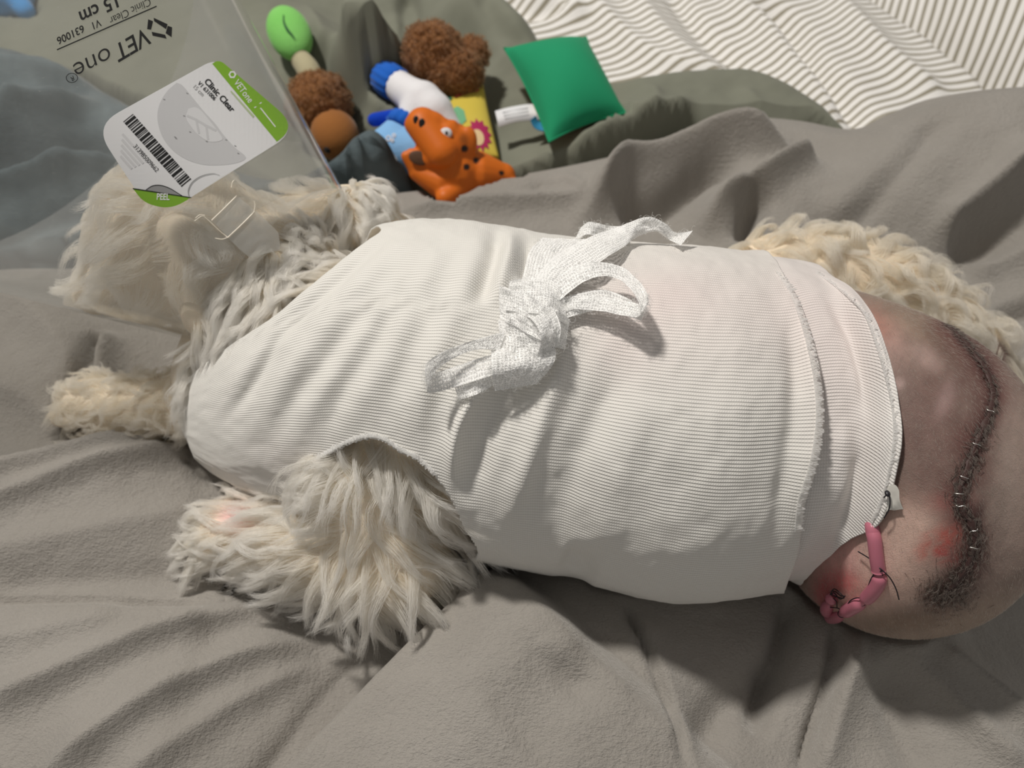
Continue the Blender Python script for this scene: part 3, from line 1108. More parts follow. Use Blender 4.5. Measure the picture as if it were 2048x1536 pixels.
def skin_tint(V):
    px, py, _ = proj(V)
    c = np.ones((len(V), 3)) * srgb(146, 126, 117)
    nz = fbm(px / 60, py / 60, 3, 3)
    fine = fbm(px / 9, py / 16, 2, 8)

    def lay(col, w):
        nonlocal c
        w = np.clip(w, 0, 1)[:, None]
        c = c * (1 - w) + srgb(*col) * w
    furry = srgb(232, 218, 196)
    # pigmented grey brown skin
    lay((118, 95, 88), 0.85 * blob(px, py, 1850, 850, 150, 220) * (1 + .5 * nz))
    lay((118, 92, 86), 0.5 * blob(px, py, 1920, 900, 60, 160) * (1 + .5 * nz))
    lay((150, 130, 112), 0.7 * blob(px, py, 1830, 640, 120, 50, 25))
    lay((160, 143, 134), 0.7 * blob(px, py, 2020, 950, 45, 200))
    lay((176, 156, 138), 0.6 * blob(px, py, 1900, 1255, 170, 40, -18))
    # pale unpigmented patches
    lay((180, 154, 147), 0.6 * blob(px, py, 1855, 715, 38, 22, 40, 1.5))
    lay((186, 160, 155), 0.6 * blob(px, py, 1798, 768, 12, 12, 0, 1.5))
    lay((178, 150, 147), 0.5 * blob(px, py, 1890, 800, 16, 40, 20, 1.2))
    lay((196, 160, 152), 0.45 * blob(px, py, 1790, 690, 30, 40))
    lay((198, 140, 126), 0.6 * blob(px, py, 1750, 650, 40, 30, 45))
    # pale pink lower flank
    lay((224, 190, 176), 0.95 * blob(px, py, 1745, 1150, 120, 85, -30, 1.4))
    lay((214, 182, 168), 0.9 * blob(px, py, 1820, 1060, 60, 60, 0, 1.2))
    lay((228, 176, 170), 0.9 * blob(px, py, 1680, 1120, 50, 60, 0, 1.2))
    # inflamed
    lay((178, 92, 82), 0.85 * blob(px, py, 1885, 1080, 56, 28, -35, 1.5) * (1 + .8 * fine))
    lay((168, 84, 80), 0.7 * blob(px, py, 1895, 1110, 32, 22, 0, 1.4) * (1 + .8 * fine))
    lay((208, 92, 96), 0.75 * blob(px, py, 1690, 1165, 34, 26, 30, 1.2))
    lay((170, 60, 74), 0.8 * blob(px, py, 1650, 1185, 26, 40, 0, 1.2))
    lay((200, 130, 116), 0.55 * blob(px, py, 1905, 665, 40, 16, 40))
    lay((180, 96, 92), 0.5 * blob(px, py, 1900, 1005, 40, 20, 0))
    # bruise and scab along the incision
    d, s, side = polydist(px, py, spline(INCISION, 80))
    lay((96, 62, 58), 0.9 * np.exp(-(d / (34 + 12 * nz)) ** 2))
    lay((52, 30, 30), 0.9 * np.exp(-(d / (12 + 6 * fine)) ** 2))
    lay((86, 66, 58), 0.85 * blob(px, py, 1895, 1185, 46, 34, -30, 1.5) * (1 + .5 * fine))
    lay((70, 46, 44), 0.8 * blob(px, py, 1955, 1030, 14, 34, 20, 1.2))
    lay((130, 108, 92), 0.75 * blob(px, py, 1790, 1245, 130, 26, -6, 1.3))
    c *= (1 + 0.10 * fine + 0.06 * nz)[:, None]
    # fur coloured skin under the coat
    for k, segs in LIMBS.items():
        w = np.full(len(V), 1e9)
        for a, b, ra, rb in segs:
            ab = b - a
            t = np.clip(((V - a) @ ab) / (ab @ ab), 0, 1)
            w = np.minimum(w, np.linalg.norm(V - a - t[:, None] * ab, axis=1) - (ra + (rb - ra) * t))
        m = (1 - smooth(0.001, 0.006, w))
        if k == 'far_thigh':
            m = m * smooth(0, 0.01, V[:, 1] - 0.03)
        c = c * (1 - m[:, None]) + (furry * np.array([1, .97, .93])) * m[:, None]
    m = smooth(1000, 900, px)
    c = c * (1 - m[:, None]) + furry * m[:, None]
    w = blob(px, py, 470, 1035, 40, 30)[:, None] * (px < 700)[:, None]
    c = c * (1 - w) + srgb(236, 190, 186) * w
    return np.clip(c, 0, 1)


def skin_material():
    m = mat('dog_skin', (0.4, 0.3, 0.27), 0.55)
    k = NT(m)
    k.to('Base Color', k.attr('tint').outputs['Color'])
    co = k.coord()
    st = k.n('ShaderNodeMapping', {'Vector': co, 'Scale': (1, 2.2, 1)}).outputs[0]
    h = k.math('ADD', k.noise(st, 900, 3, 0.7), k.math('MULTIPLY', k.noise(co, 260, 2), 0.7))
    k.to('Normal', k.bump(h, 0.4, 0.0006))
    k.to('Specular IOR Level', 0.3)
    k.to('Subsurface Weight', 0.12)
    k.to('Subsurface Radius', (0.006, 0.003, 0.002))
    k.to('Subsurface Scale', 0.4)
    return m


M_SKIN = skin_material()
DOG = mesh('dog', BV, BQ, M_SKIN, col=skin_tint(BV))
set_props(DOG, 'small cream dog lying in a white bandage with a shaved stapled rump', 'dog')


# ------------------------------------------------------------------ fur
def hair_mat(name, c_root, c_tip, rough=0.35):
    m = bpy.data.materials.new(name)
    m.use_nodes = True
    k = NT(m)
    k.t.nodes.remove(k.b)
    hi = k.n('ShaderNodeHairInfo')
    f = k.math('ADD', hi.outputs['Intercept'], k.math('MULTIPLY_ADD', hi.outputs['Random'], 0.5, -0.25))
    c = k.ramp(f, [(0.0, c_root), (0.75, c_tip)])
    h = k.n('ShaderNodeBsdfHairPrincipled', {'Roughness': rough, 'Radial Roughness': 0.55, 'IOR': 1.45, 'Random Roughness': 0.2})
    h.model = 'CHIANG'
    h.parametrization = 'COLOR'
    k.set(h.inputs['Color'], c)
    d = k.n('ShaderNodeBsdfDiffuse', {'Color': c})
    t = k.n('ShaderNodeBsdfTranslucent', {'Color': c})
    a = k.n('ShaderNodeMixShader', {0: 0.4, 1: d.outputs[0], 2: t.outputs[0]})
    b = k.n('ShaderNodeMixShader', {0: 0.55, 1: a.outputs[0], 2: h.outputs[0]})
    k.t.links.new(b.outputs[0], k.out.inputs['Surface'])
    return m


M_FUR = hair_mat('cream_fur', (0.93, 0.885, 0.79), (0.97, 0.95, 0.91))
M_FUR_WARM = hair_mat('warm_cream_fur', (0.90, 0.83, 0.69), (0.96, 0.92, 0.84))
M_STUBBLE = hair_mat('pale_stubble', (0.50, 0.42, 0.35), (0.66, 0.58, 0.5))
M_DARKHAIR = hair_mat('dark_matted_hair', (0.05, 0.035, 0.03), (0.24, 0.19, 0.16))
M_THREAD = mat('black_suture', (0.012, 0.010, 0.014), 0.4)


def hair_object(name, parent, paths, radii, material, kind='stuff'):
    """paths (m, n, 3) world, radii (n,) or (m, n)"""
    m, n, _ = paths.shape
    hc = bpy.data.hair_curves.new(name)
    hc.add_curves([n] * m)
    off = world_loc(parent) if parent is not None else np.zeros(3)
    hc.attributes['position'].data.foreach_set('vector', (paths - off).astype(np.float32).ravel())
    r = hc.attributes.get('radius') or hc.attributes.new('radius', 'FLOAT', 'POINT')
    r.data.foreach_set('value', np.broadcast_to(radii, (m, n)).astype(np.float32).ravel())
    hc.materials.append(material)
    o = bpy.data.objects.new(name, hc)
    COL.objects.link(o)
    if parent is not None:
        o.parent = parent
    if kind:
        o['kind'] = kind
    return o


FACE_C = BV[BQ].mean(1)
FACE_A = np.linalg.norm(np.cross(BV[BQ[:, 2]] - BV[BQ[:, 0]], BV[BQ[:, 3]] - BV[BQ[:, 1]]), axis=1) / 2


def trunk_depth(V):
    """how far a point lies outside the bandaged torso (negative inside); large past its ends"""
    x = V[:, 0]
    o = np.argsort(STN[:, 1])
    cy, cz, r = (np.interp(x, STN[o, 1], STN[o, k]) for k in (2, 3, 4))
    d = np.hypot(V[:, 1] - cy, V[:, 2] - cz) - r
    return d


def limb_dist(V, key):
    w = np.full(len(V), 1e9)
    for a, b, ra, rb in LIMBS[key]:
        ab = b - a
        t = np.clip(((V - a) @ ab) / (ab @ ab), 0, 1)
        w = np.minimum(w, np.linalg.norm(V - a - t[:, None] * ab, axis=1) - (ra + (rb - ra) * t))
    return w


def sample(mask, count, rng):
    idx = np.nonzero(mask)[0]
    p = FACE_A[idx] / FACE_A[idx].sum()
    f = rng.choice(idx, count, p=p)
    a, b = rng.random((2, count, 1))
    q = BV[BQ[f]]
    pos = (q[:, 0] * (1 - a) + q[:, 1] * a) * (1 - b) + (q[:, 3] * (1 - a) + q[:, 2] * a) * b
    nn = BN[BQ[f]].mean(1)
    nn /= np.linalg.norm(nn, axis=1)[:, None]
    return pos, nn


def nearest(A, B):
    kd = KDTree(len(B))
    for i, b in enumerate(B):
        kd.insert(b, i)
    kd.balance()
    return np.array([kd.find(a)[1] for a in A])


def grow(pos, nrm, flow, length, n=9, guides=500, clump=0.8, curl=0.15, freq=1.2, lift=0.5, grav=0.3, frizz=0.05, rng=None, wild=0.2):
    """strands that gather into locks: every strand follows the path of its nearest guide lock"""
    rng = rng or RNG
    m = len(pos)
    flow = flow - nrm * (flow * nrm).sum(1)[:, None]
    flow /= np.linalg.norm(flow, axis=1)[:, None] + 1e-9
    gi = rng.choice(m, min(guides, m), replace=False)
    G, GN, GF, GL = pos[gi], nrm[gi], flow[gi], length[gi]
    g = len(gi)
    s = np.linspace(0, 1, n)
    GF = GF + rng.normal(0, wild, (g, 3)); GF -= GN * (GF * GN).sum(1)[:, None]
    GF /= np.linalg.norm(GF, axis=1)[:, None]
    S = np.cross(GF, GN)
    ph = rng.random(g) * 6.28
    am = curl * (0.5 + rng.random(g))
    fr = freq * (0.7 + 0.6 * rng.random(g))
    lf = lift * (0.6 + 0.8 * rng.random(g))
    up = lf[:, None] * (s - 0.55 * s ** 2)
    fo = s * np.sqrt(np.clip(1 - (lf[:, None] * 0.5) ** 2, 0.3, 1))
    w = am[:, None] * np.sqrt(s + 0.02)
    cx = w * (np.sin(2 * np.pi * fr[:, None] * s + ph[:, None]) - np.sin(ph)[:, None] * (1 - s))
    cy = w * (np.cos(2 * np.pi * fr[:, None] * s + ph[:, None]) - np.cos(ph)[:, None] * (1 - s)) * 0.7
    off = GL[:, None, None] * ((fo[..., None] * GF[:, None]) + (up + cy)[..., None] * GN[:, None] + cx[..., None] * S[:, None])
    off[..., 2] -= GL[:, None] * grav * s ** 2
    near = nearest(pos, G)
    lv = 0.72 + 0.33 * rng.random(m)
    # resample the guide at each strand's own length
    u = np.clip(s[None] * lv[:, None], 0, 1) * (n - 1)
    i0 = np.minimum(u.astype(int), n - 2)
    fr_ = (u - i0)[..., None]
    og = off[near]
    rows = np.arange(m)[:, None]
    o = og[rows, i0] * (1 - fr_) + og[rows, i0 + 1] * fr_
    rel = pos - G[near]
    k = clump * (s ** 0.75)
    path = G[near][:, None] + rel[:, None] * (1 - k[None, :, None]) + o
    path += (rng.normal(0, 1, (m, 1, 3)) * s[None, :, None] ** 1.5 + 0.35 * rng.normal(0, 1, (m, n, 3)) * s[None, :, None]) * frizz * length[:, None, None]
    return path


def taper(n, r):
    s = np.linspace(0, 1, n)
    return r * (1 - 0.75 * s ** 1.5)


def screen_dir(dx, dy):
    """world direction that reads as (dx, dy) in the photograph"""
    return np.asarray(dx)[..., None] * RGT - np.asarray(dy)[..., None] * UPV


def floor_clip(path, low=0.001):
    path[..., 2] = np.maximum(path[..., 2], low)
    return path


def in_cone(path):
    """hair that meets the plastic lies flat against it"""
    v = path - CONE_APEX
    ax = v @ CONE_AX
    rad = v - ax[..., None] * CONE_AX
    r = np.linalg.norm(rad, axis=-1)
    lim = ax * math.tan(CONE_TH) - 0.0025
    k = np.where((ax > 0.132) & (r > lim), lim / (r + 1e-9), 1.0)
    return CONE_APEX + ax[..., None] * CONE_AX + rad * k[..., None]


def build_fur():
    rng = np.random.default_rng(3)
    td = trunk_depth(FACE_C)
    fpx, fpy, _ = proj(FACE_C)
    # --- near fore leg: hair parts from a whorl on the elbow
    arm = inside(fpx, fpy, spline(ARMHOLE + [ARMHOLE[0]], 120))
    m = (limb_dist(FACE_C, 'near_leg') < 0.004) & ((td > -0.0125) | arm) & (fpx < 980) & (FACE_C[:, 2] > 0.002) & (arm | (FACE_C[:, 1] < -0.095) | (fpx < 600))
    m |= arm & (FACE_C[:, 1] < 0)
    pos, nrm = sample(m, 24000, rng)
    px, py, _ = proj(pos)
    thin = (((px - 478) / 36) ** 2 + ((py - 1030) / 30) ** 2 < 1) & (rng.random(len(px)) < 0.8)
    pos, nrm, px, py = pos[~thin], nrm[~thin], px[~thin], py[~thin]
    cx, cy = 735, 1035
    dx, dy = px - cx, (py - cy)
    up_ = smooth(965, 905, py)
    fx = dx * 1.25 + np.where(px < 620, -100, 0)
    fy = dy * 0.8 + 14 + 25 * noise(px / 50, py / 50, 9)
    ux = 0.8 * (px - 720) + 40 * noise(px / 40, py / 40, 3)
    uy = 80 + 0 * dy
    fl = screen_dir(fx * (1 - up_) + ux * up_, fy * (1 - up_) + uy * up_)
    L = 0.024 + 0.005 * up_ + 0.014 * smooth(0, 150, np.hypot(dx, dy)) - 0.012 * smooth(600, 470, px)
    pth = grow(pos, nrm, fl, L, 10, 520, 0.74, 0.085, 0.7, 0.62, 0.30, 0.028, rng, 0.30)
    top = sample(arm & (fpy < 985) & (FACE_C[:, 1] < 0), 7000, rng)
    tx, ty, _ = proj(top[0])
    tf = screen_dir(0.9 * (tx - 750) + 50 * noise(tx / 35, ty / 35, 6), np.full(len(tx), 75.0) + 40 * noise(tx / 30, ty / 30, 8))
    pt2 = grow(top[0], top[1], tf, np.full(len(tx), 0.027), 10, 150, 0.66, 0.10, 0.8, 1.25, 0.45, 0.03, rng, 0.35)
    pth = np.concatenate([pth, pt2])
    hair_object('foreleg_fur', DOG, floor_clip(pth, 0.002), taper(10, 0.00010), M_FUR)
    # --- far paw
    m = (limb_dist(FACE_C, 'far_leg') < 0.005) & (fpx < 400)
    pos, nrm = sample(m, 8000, rng)
    fl = screen_dir(np.full(len(pos), -1.0), rng.normal(0.1, 0.4, len(pos)))
    pth = grow(pos, nrm, fl, np.full(len(pos), 0.017), 9, 190, 0.66, 0.16, 1.0, 0.8, 0.2, 0.035, rng, 0.45)
    hair_object('paw_fur', DOG, floor_clip(pth, 0.002), taper(9, 0.00010), M_FUR_WARM)
    # --- neck ruff and head
    d = np.minimum(limb_dist(FACE_C, 'head'), limb_dist(FACE_C, 'nape'))
    rim = spline(RIM, 100)
    o = np.argsort(rim[:, 1])
    left = fpx < np.interp(fpy, rim[o, 1], rim[o, 0]) + 12
    fax = (FACE_C - CONE_APEX) @ CONE_AX
    ruff = left & (fax < 0.150) & (FACE_C[:, 2] > 0.02) & (fpx > 330) & (limb_dist(FACE_C, 'far_leg') > 0.0)
    pos, nrm = sample(ruff, 30000, rng)
    px, py, _ = proj(pos)
    fl = screen_dir(-0.25 + 0.55 * noise(px / 70, py / 70, 3), 0.9 + 0.6 * noise(px / 60, py / 60, 5))
    pth = grow(pos, nrm, fl, np.full(len(pos), 0.026), 10, 420, 0.5, 0.09, 0.8, 0.7, 0.35, 0.035, rng, 0.3)
    hair_object('neck_fur', DOG, pth, taper(10, 0.00010), M_FUR)
    face = ((d < 0.012) & (fax >= 0.145)) | ((d < 0.034) & (fax >= 0.165) & (FACE_C[:, 0] < -0.14))
    pos, nrm = sample(face, 20000, rng)
    px, py, _ = proj(pos)
    fl = screen_dir(-0.9 + 0.6 * noise(px / 60, py / 60, 3), 0.55 + 0.6 * noise(px / 50, py / 50, 5))
    L = np.full(len(pos), 0.030)
    pth = grow(pos, nrm, fl, L, 11, 200, 0.66, 0.2, 0.8, 0.6, 0.5, 0.025, rng, 0.3)
    hair_object('head_fur', DOG, in_cone(floor_clip(pth, 0.006)), taper(11, 0.00010), M_FUR)
    # --- curly coat of the far thigh
    m = (limb_dist(FACE_C, 'far_thigh') < 0.004) & ((FACE_C[:, 1] > 0.02) | ((FACE_C[:, 0] > 0.27) & (FACE_C[:, 1] > -0.01)))
    pos, nrm = sample(m, 24000, rng)
    px, py, _ = proj(pos)
    fl = screen_dir(0.7 + 0.9 * noise(px / 60, py / 60, 1), 0.5 + 1.0 * noise(px / 60, py / 60, 2))
    pth = grow(pos, nrm, fl, np.full(len(pos), 0.027), 14, 230, 0.70, 0.26, 1.0, 0.75, 0.3, 0.03, rng, 0.5)
    hair_object('thigh_fur', DOG, floor_clip(pth, 0.004), taper(14, 0.00009), M_FUR_WARM)
    # --- stubble over the shaved rump
    m = (fpx > 1600) & (limb_dist(FACE_C, 'far_thigh') > 0.004) & (FACE_C[:, 1] < 0.08)
    pos, nrm = sample(m, 42000, rng)
    px, py, _ = proj(pos)
    fl = screen_dir(0.4 + 0.5 * noise(px / 90, py / 90, 4), 1.0 + 0.3 * noise(px / 90, py / 90, 6))
    pth = grow(pos, nrm, fl, np.full(len(pos), 0.0019), 4, 42000, 0.0, 0, 1, 0.3, 0, 0.1, rng, 0.15)
    hair_object('rump_stubble', DOG, pth, taper(4, 0.00004), M_STUBBLE)


build_fur()
# ================================================================== gauze tie knotted over the bandage
from mathutils.bvhtree import BVHTree


def bvh(V, F):
    return BVHTree.FromPolygons([tuple(v) for v in V], [tuple(int(i) for i in f) for f in F])


SLEEVE_TREE = bvh(SLEEVE_V.reshape(-1, 3), grid_faces(SLEEVE_V.shape[0], SLEEVE_V.shape[1], True))
BODY_TREE = bvh(BV, BQ)


def on(tree, px, py, h=0.0, fallback=0.408):
    """point of a surface seen at a photo spot, lifted h metres off it"""
    d = ray(px, py)
    hit = tree.ray_cast(Vector(CAM), Vector(d).normalized())
    if hit[0] is None:
        p = CAM + d * fallback
        return p - d / np.linalg.norm(d) * h
    return np.array(hit[0]) - d / np.linalg.norm(d) * h


def gauze_mat():
    m = mat('white_gauze', (0.93, 0.925, 0.91), 0.85)
    k = NT(m)
    s = sep(k, k.uv())
    nz = k.noise(k.uv(), 350, 3, 0.6)
    nz2 = k.noise(k.uv(), 900, 2)
    wx = k.math('MULTIPLY_ADD', nz, 0.0022, -0.0011)
    a = k.math('SINE', k.math('MULTIPLY', k.math('ADD', s[0], wx), 2 * math.pi / 0.0013))
    b = k.math('SINE', k.math('MULTIPLY', k.math('ADD', s[1], wx), 2 * math.pi / 0.0016))
    th = k.math('MAXIMUM', a, b)
    th = k.math('ADD', th, k.math('MULTIPLY_ADD', nz2, 1.3, -0.65))
    al = k.n('ShaderNodeMapRange', {'Value': th, 'From Min': 0.05, 'From Max': 0.55, 'To Min': 0.62, 'To Max': 1.0}).outputs[0]
    k.to('Alpha', al)
    k.to('Normal', k.bump(th, 0.4, 0.0004))
    k.to('Specular IOR Level', 0.15)
    return m


M_GAUZE = gauze_mat()
M_GAUZE_THREAD = hair_mat('gauze_thread', (0.93, 0.925, 0.91), (0.95, 0.945, 0.935), 0.4)


def ribbon(name, parent, A, B, n=60, m=14, crumple=0.0006, seed=1, tree=None, material=None):
    """cloth strip between two edge lines given as (px, py, height)"""
    tree = tree or SLEEVE_TREE
    a = spline(np.array([on(tree, x, y, h) for x, y, h in A]), n)
    b = spline(np.array([on(tree, x, y, h) for x, y, h in B]), n)
    t = np.linspace(0, 1, m)[None, :, None]
    V = a[:, None] * (1 - t) + b[:, None] * t
    seg = np.concatenate([[0], np.cumsum(np.linalg.norm(np.diff((a + b) / 2, axis=0), axis=1))])
    wid = np.linalg.norm(a - b, axis=1)
    U = np.broadcast_to(seg[:, None], (n, m))
    Wd = t[..., 0] * np.maximum(wid.mean(), .006) * np.ones((n, 1))
    toward = np.array([0, -0.5, 0.85])
    V = V + toward * (crumple * fbm(U * 160 + seed * 9, Wd * 260, 3, seed))[..., None]
    o = mesh(name, V.reshape(-1, 3), grid_faces(n, m), material or M_GAUZE, parent=parent, uv=np.stack([U, Wd], -1).reshape(-1, 2))
    return o, V


def fuzz(V, count, rng, length=0.0034, spread=0.0008):
    """loose curly threads standing off a strip"""
    n, m, _ = V.shape
    i = rng.integers(0, n, count); j = rng.integers(0, m, count)
    p = V[i, j]
    s = np.linspace(0, 1, 8)
    d1 = rng.normal(0, 1, (count, 3)); d1 /= np.linalg.norm(d1, axis=1)[:, None]
    d2 = np.cross(d1, rng.normal(0, 1, (count, 3))); d2 /= np.linalg.norm(d2, axis=1)[:, None]
    L = length * (0.4 + rng.random(count))
    ph = rng.random(count) * 6.28
    arc = 2.0 + 2.5 * rng.random(count)
    path = p[:, None] + L[:, None, None] * 0.35 * (np.sin(arc[:, None] * s + ph[:, None]) - np.sin(ph)[:, None])[..., None] * d1[:, None] + L[:, None, None] * 0.35 * (np.cos(arc[:, None] * s + ph[:, None]) - np.cos(ph)[:, None])[..., None] * d2[:, None]
    path += np.array([0, -0.5, 0.85]) * (rng.random(count) * spread)[:, None, None]
    return path


def build_gauze():
    rng = np.random.default_rng(21)
    base = on(SLEEVE_TREE, 1085, 650, 0.0)
    root = thing('gauze_tie', base, 'white gauze strip tied in a bow on top of the knit bandage', 'gauze tie')
    fz = []

    def add(name, A, B, count=260, **kw):
        o, V = ribbon(name, root, A, B, **kw)
        fz.append(fuzz(V, count, rng))
        # selvage threads along both edges
        return o
    # band running over the back
    add('band', [(1030, 600, .004), (1046, 550, .004), (1060, 500, .003), (1085, 476, .002)], [(1120, 600, .006), (1135, 550, .005), (1150, 505, .004), (1175, 478, .003)], 420, seed=2, crumple=0.0012)
    # standing tail
    add('tail', [(1045, 590, .010), (1100, 520, .012), (1170, 478, .014), (1240, 452, .018), (1292, 434, .022), (1330, 446, .022), (1352, 466, .020), (1386, 461, .020)],
        [(1120, 600, .010), (1165, 550, .011), (1205, 520, .013), (1245, 495, .016), (1275, 474, .020), (1312, 463, .022), (1338, 480, .020), (1362, 490, .018)], 420, seed=3, crumple=0.0010)
    add('tail', [(1163, 452, .006), (1182, 444, .010), (1215, 450, .010), (1250, 452, .010)], [(1150, 478, .006), (1180, 470, .009), (1215, 480, .010), (1255, 486, .010)], 140, seed=13, crumple=0.0014)
    # right loop, out along the top and back underneath
    add('loop', [(1105, 560, .010), (1150, 532, .015), (1200, 524, .020), (1245, 535, .024), (1280, 565, .026), (1297, 598, .025), (1290, 612, .022), (1262, 604, .018), (1210, 594, .014), (1150, 592, .011), (1120, 598, .008)],
        [(1120, 600, .012), (1165, 565, .016), (1205, 552, .020), (1240, 560, .023), (1268, 588, .025), (1282, 622, .024), (1272, 634, .021), (1245, 630, .017), (1200, 622, .013), (1150, 618, .010), (1130, 625, .008)], 700, n=110, seed=4, crumple=0.0008)
    add('loop', [(1115, 600, .008), (1160, 585, .012), (1210, 580, .014), (1262, 600, .016), (1290, 625, .016)], [(1125, 640, .006), (1170, 625, .008), (1215, 620, .010), (1255, 632, .012), (1282, 640, .012)], 300, seed=14, crumple=0.0009)
    # knot wraps
    add('knot', [(998, 572, .006), (1030, 582, .014), (1070, 600, .020), (1110, 618, .018), (1140, 640, .008)], [(1000, 640, .006), (1030, 652, .013), (1065, 672, .018), (1100, 690, .016), (1130, 700, .006)], 620, seed=5, m=22, crumple=0.0016)
    add('knot', [(1020, 560, .006), (1060, 556, .012), (1105, 562, .014), (1130, 590, .010)], [(1010, 620, .010), (1055, 625, .018), (1100, 632, .018), (1132, 650, .008)], 520, seed=6, m=20, crumple=0.0016)
    add('knot', [(1080, 600, .012), (1108, 620, .018), (1122, 660, .018), (1108, 705, .010)], [(1050, 630, .016), (1072, 650, .022), (1082, 680, .021), (1072, 720, .012)], 420, seed=7, m=18, crumple=0.0014)
    add('knot', [(996, 640, .006), (1000, 690, .009), (990, 730, .010)], [(1075, 660, .018), (1085, 710, .014), (1080, 745, .010)], 480, seed=17, m=20, crumple=0.0014)
    # left loop
    add('loop', [(1010, 664, .010), (950, 680, .014), (900, 698, .016), (865, 716, .017), (851, 732, .016), (856, 748, .014), (900, 736, .010), (960, 716, .008), (1000, 706, .008)],
        [(1000, 700, .010), (950, 700, .013), (905, 718, .015), (875, 738, .016), (858, 768, .014), (858, 786, .011), (905, 776, .009), (960, 758, .008), (1000, 745, .008)], 520, n=100, seed=8, crumple=0.0007)
    add('loop', [(905, 762, .007), (940, 745, .007), (985, 735, .007)], [(918, 800, .004), (950, 790, .004), (990, 770, .005)], 200, seed=9, crumple=0.0008)
    # short tail pointing down
    add('tail', [(982, 700, .010), (984, 740, .010), (990, 782, .008)], [(1110, 690, .012), (1108, 725, .010), (1074, 768, .007)], 420, m=26, seed=10, crumple=0.0008)
    paths = np.concatenate(fz)
    h = hair_object('loose_thread', root, paths, np.full(8, 0.00006), M_GAUZE_THREAD)
    return root


GAUZE = build_gauze()


# ------------------------------------------------------------------ frayed knit edges of the sleeves
def fray(parent, name, line, per, length, tree, dirpx, rng, lift=0.0006, rad=0.00022):
    q = spline(line, per)
    p = np.array([on(tree, x, y, lift) for x, y in q])
    t = np.gradient(p, axis=0); t /= np.linalg.norm(t, axis=1)[:, None]
    d = screen_dir(np.full(per, dirpx[0]), np.full(per, dirpx[1]))
    d -= t * (d * t).sum(1)[:, None]; d /= np.linalg.norm(d, axis=1)[:, None]
    s = np.linspace(0, 1, 9)
    L = length * (0.35 + 0.9 * rng.random(per))
    wv = 0.0008 * (rng.random(per) - 0.5)
    nrm = np.cross(t, d)
    nrm *= np.sign((nrm @ (-FWD)))[:, None]
    loop = np.sin(s * math.pi)
    path = p[:, None] + d[:, None] * (L[:, None] * (1 - np.abs(2 * s - 1) ** 1.5))[..., None] + t[:, None] * ((s - 0.5) * 0.0016 + wv[:, None] * loop)[..., None] + nrm[:, None] * (rng.normal(0, .0004, (per, 1)) * loop)[..., None]
    path -= d[:, None] * 0.0012
    return hair_object(name, parent, path, np.full(9, rad), M_GAUZE_THREAD)


def build_fray():
    rng = np.random.default_rng(4)
    INNER_TREE = bvh(SLEEVE_IN.reshape(-1, 3), grid_faces(SLEEVE_IN.shape[0], SLEEVE_IN.shape[1], True))
    fray(BANDAGE, 'frayed_edge', [(x - 5, y) for x, y in EDGE_OUT[1:-2]], 210, 0.0034, SLEEVE_TREE, (1, 0.1), rng)
    fray(BANDAGE, 'frayed_edge', [(x - 5, y) for x, y in EDGE_IN[1:11]], 190, 0.0024, INNER_TREE, (1, 0), rng)
    top = ARMHOLE[0:12]
    fray(BANDAGE, 'frayed_edge', [(x, y - 6) for x, y in top[1:10]], 260, 0.0022, SLEEVE_TREE, (0, 1), rng)
    fray(BANDAGE, 'frayed_edge', [(x, y - 9) for x, y in top[2:9]], 200, 0.0018, SLEEVE_TREE, (0.2, -1), rng, 0.0012)


build_fray()
# ================================================================== clear recovery cone with print and sticker
def plastic_mat(name, haze=0.20, tint=(0.955, 0.955, 0.945), scratch=True, gloss=1.0):
    m = bpy.data.materials.new(name)
    m.use_nodes = True
    k = NT(m)
    k.t.nodes.remove(k.b)
    tr = k.n('ShaderNodeBsdfTransparent', {'Color': (*tint, 1)})
    df = k.n('ShaderNodeBsdfDiffuse', {'Color': (0.82, 0.82, 0.80, 1)})
    tl = k.n('ShaderNodeBsdfTranslucent', {'Color': (0.82, 0.82, 0.80, 1)})
    gl = k.n('ShaderNodeBsdfGlossy', {'Color': (1, 1, 1, 1), 'Roughness': 0.12})
    veil = k.n('ShaderNodeMixShader', {0: 0.5, 1: df.outputs[0], 2: tl.outputs[0]})
    co = k.coord()
    if scratch:
        big = k.noise(co, 16, 3)
        st = k.n('ShaderNodeMapping', {'Vector': co, 'Rotation': (0.4, 0.9, 0.3), 'Scale': (1, 1, 9)}).outputs[0]
        sc = k.n('ShaderNodeMapRange', {'Value': k.noise(st, 160, 4, 0.75), 'From Min': 0.63, 'From Max': 0.72}).outputs[0]
        sp = k.n('ShaderNodeMapRange', {'Value': k.noise(co, 420, 2, 0.6), 'From Min': 0.72, 'From Max': 0.78}).outputs[0]
        amt = k.math('ADD', k.math('MULTIPLY_ADD', big, 0.16, haze - 0.08), k.math('MULTIPLY', k.math('ADD', sc, sp), 0.12))
        h = amt
    else:
        h = haze
    body = k.n('ShaderNodeMixShader', {0: h, 1: tr.outputs[0], 2: veil.outputs[0]})
    fc = k.n('ShaderNodeLayerWeight', {'Blend': 0.5}).outputs['Facing']
    f = k.math('MULTIPLY', k.math('MULTIPLY_ADD', k.math('POWER', fc, 3.0), 0.6, 0.035), gloss)
    o = k.n('ShaderNodeMixShader', {0: f, 1: body.outputs[0], 2: gl.outputs[0]})
    k.t.links.new(o.outputs[0], k.out.inputs['Surface'])
    return m


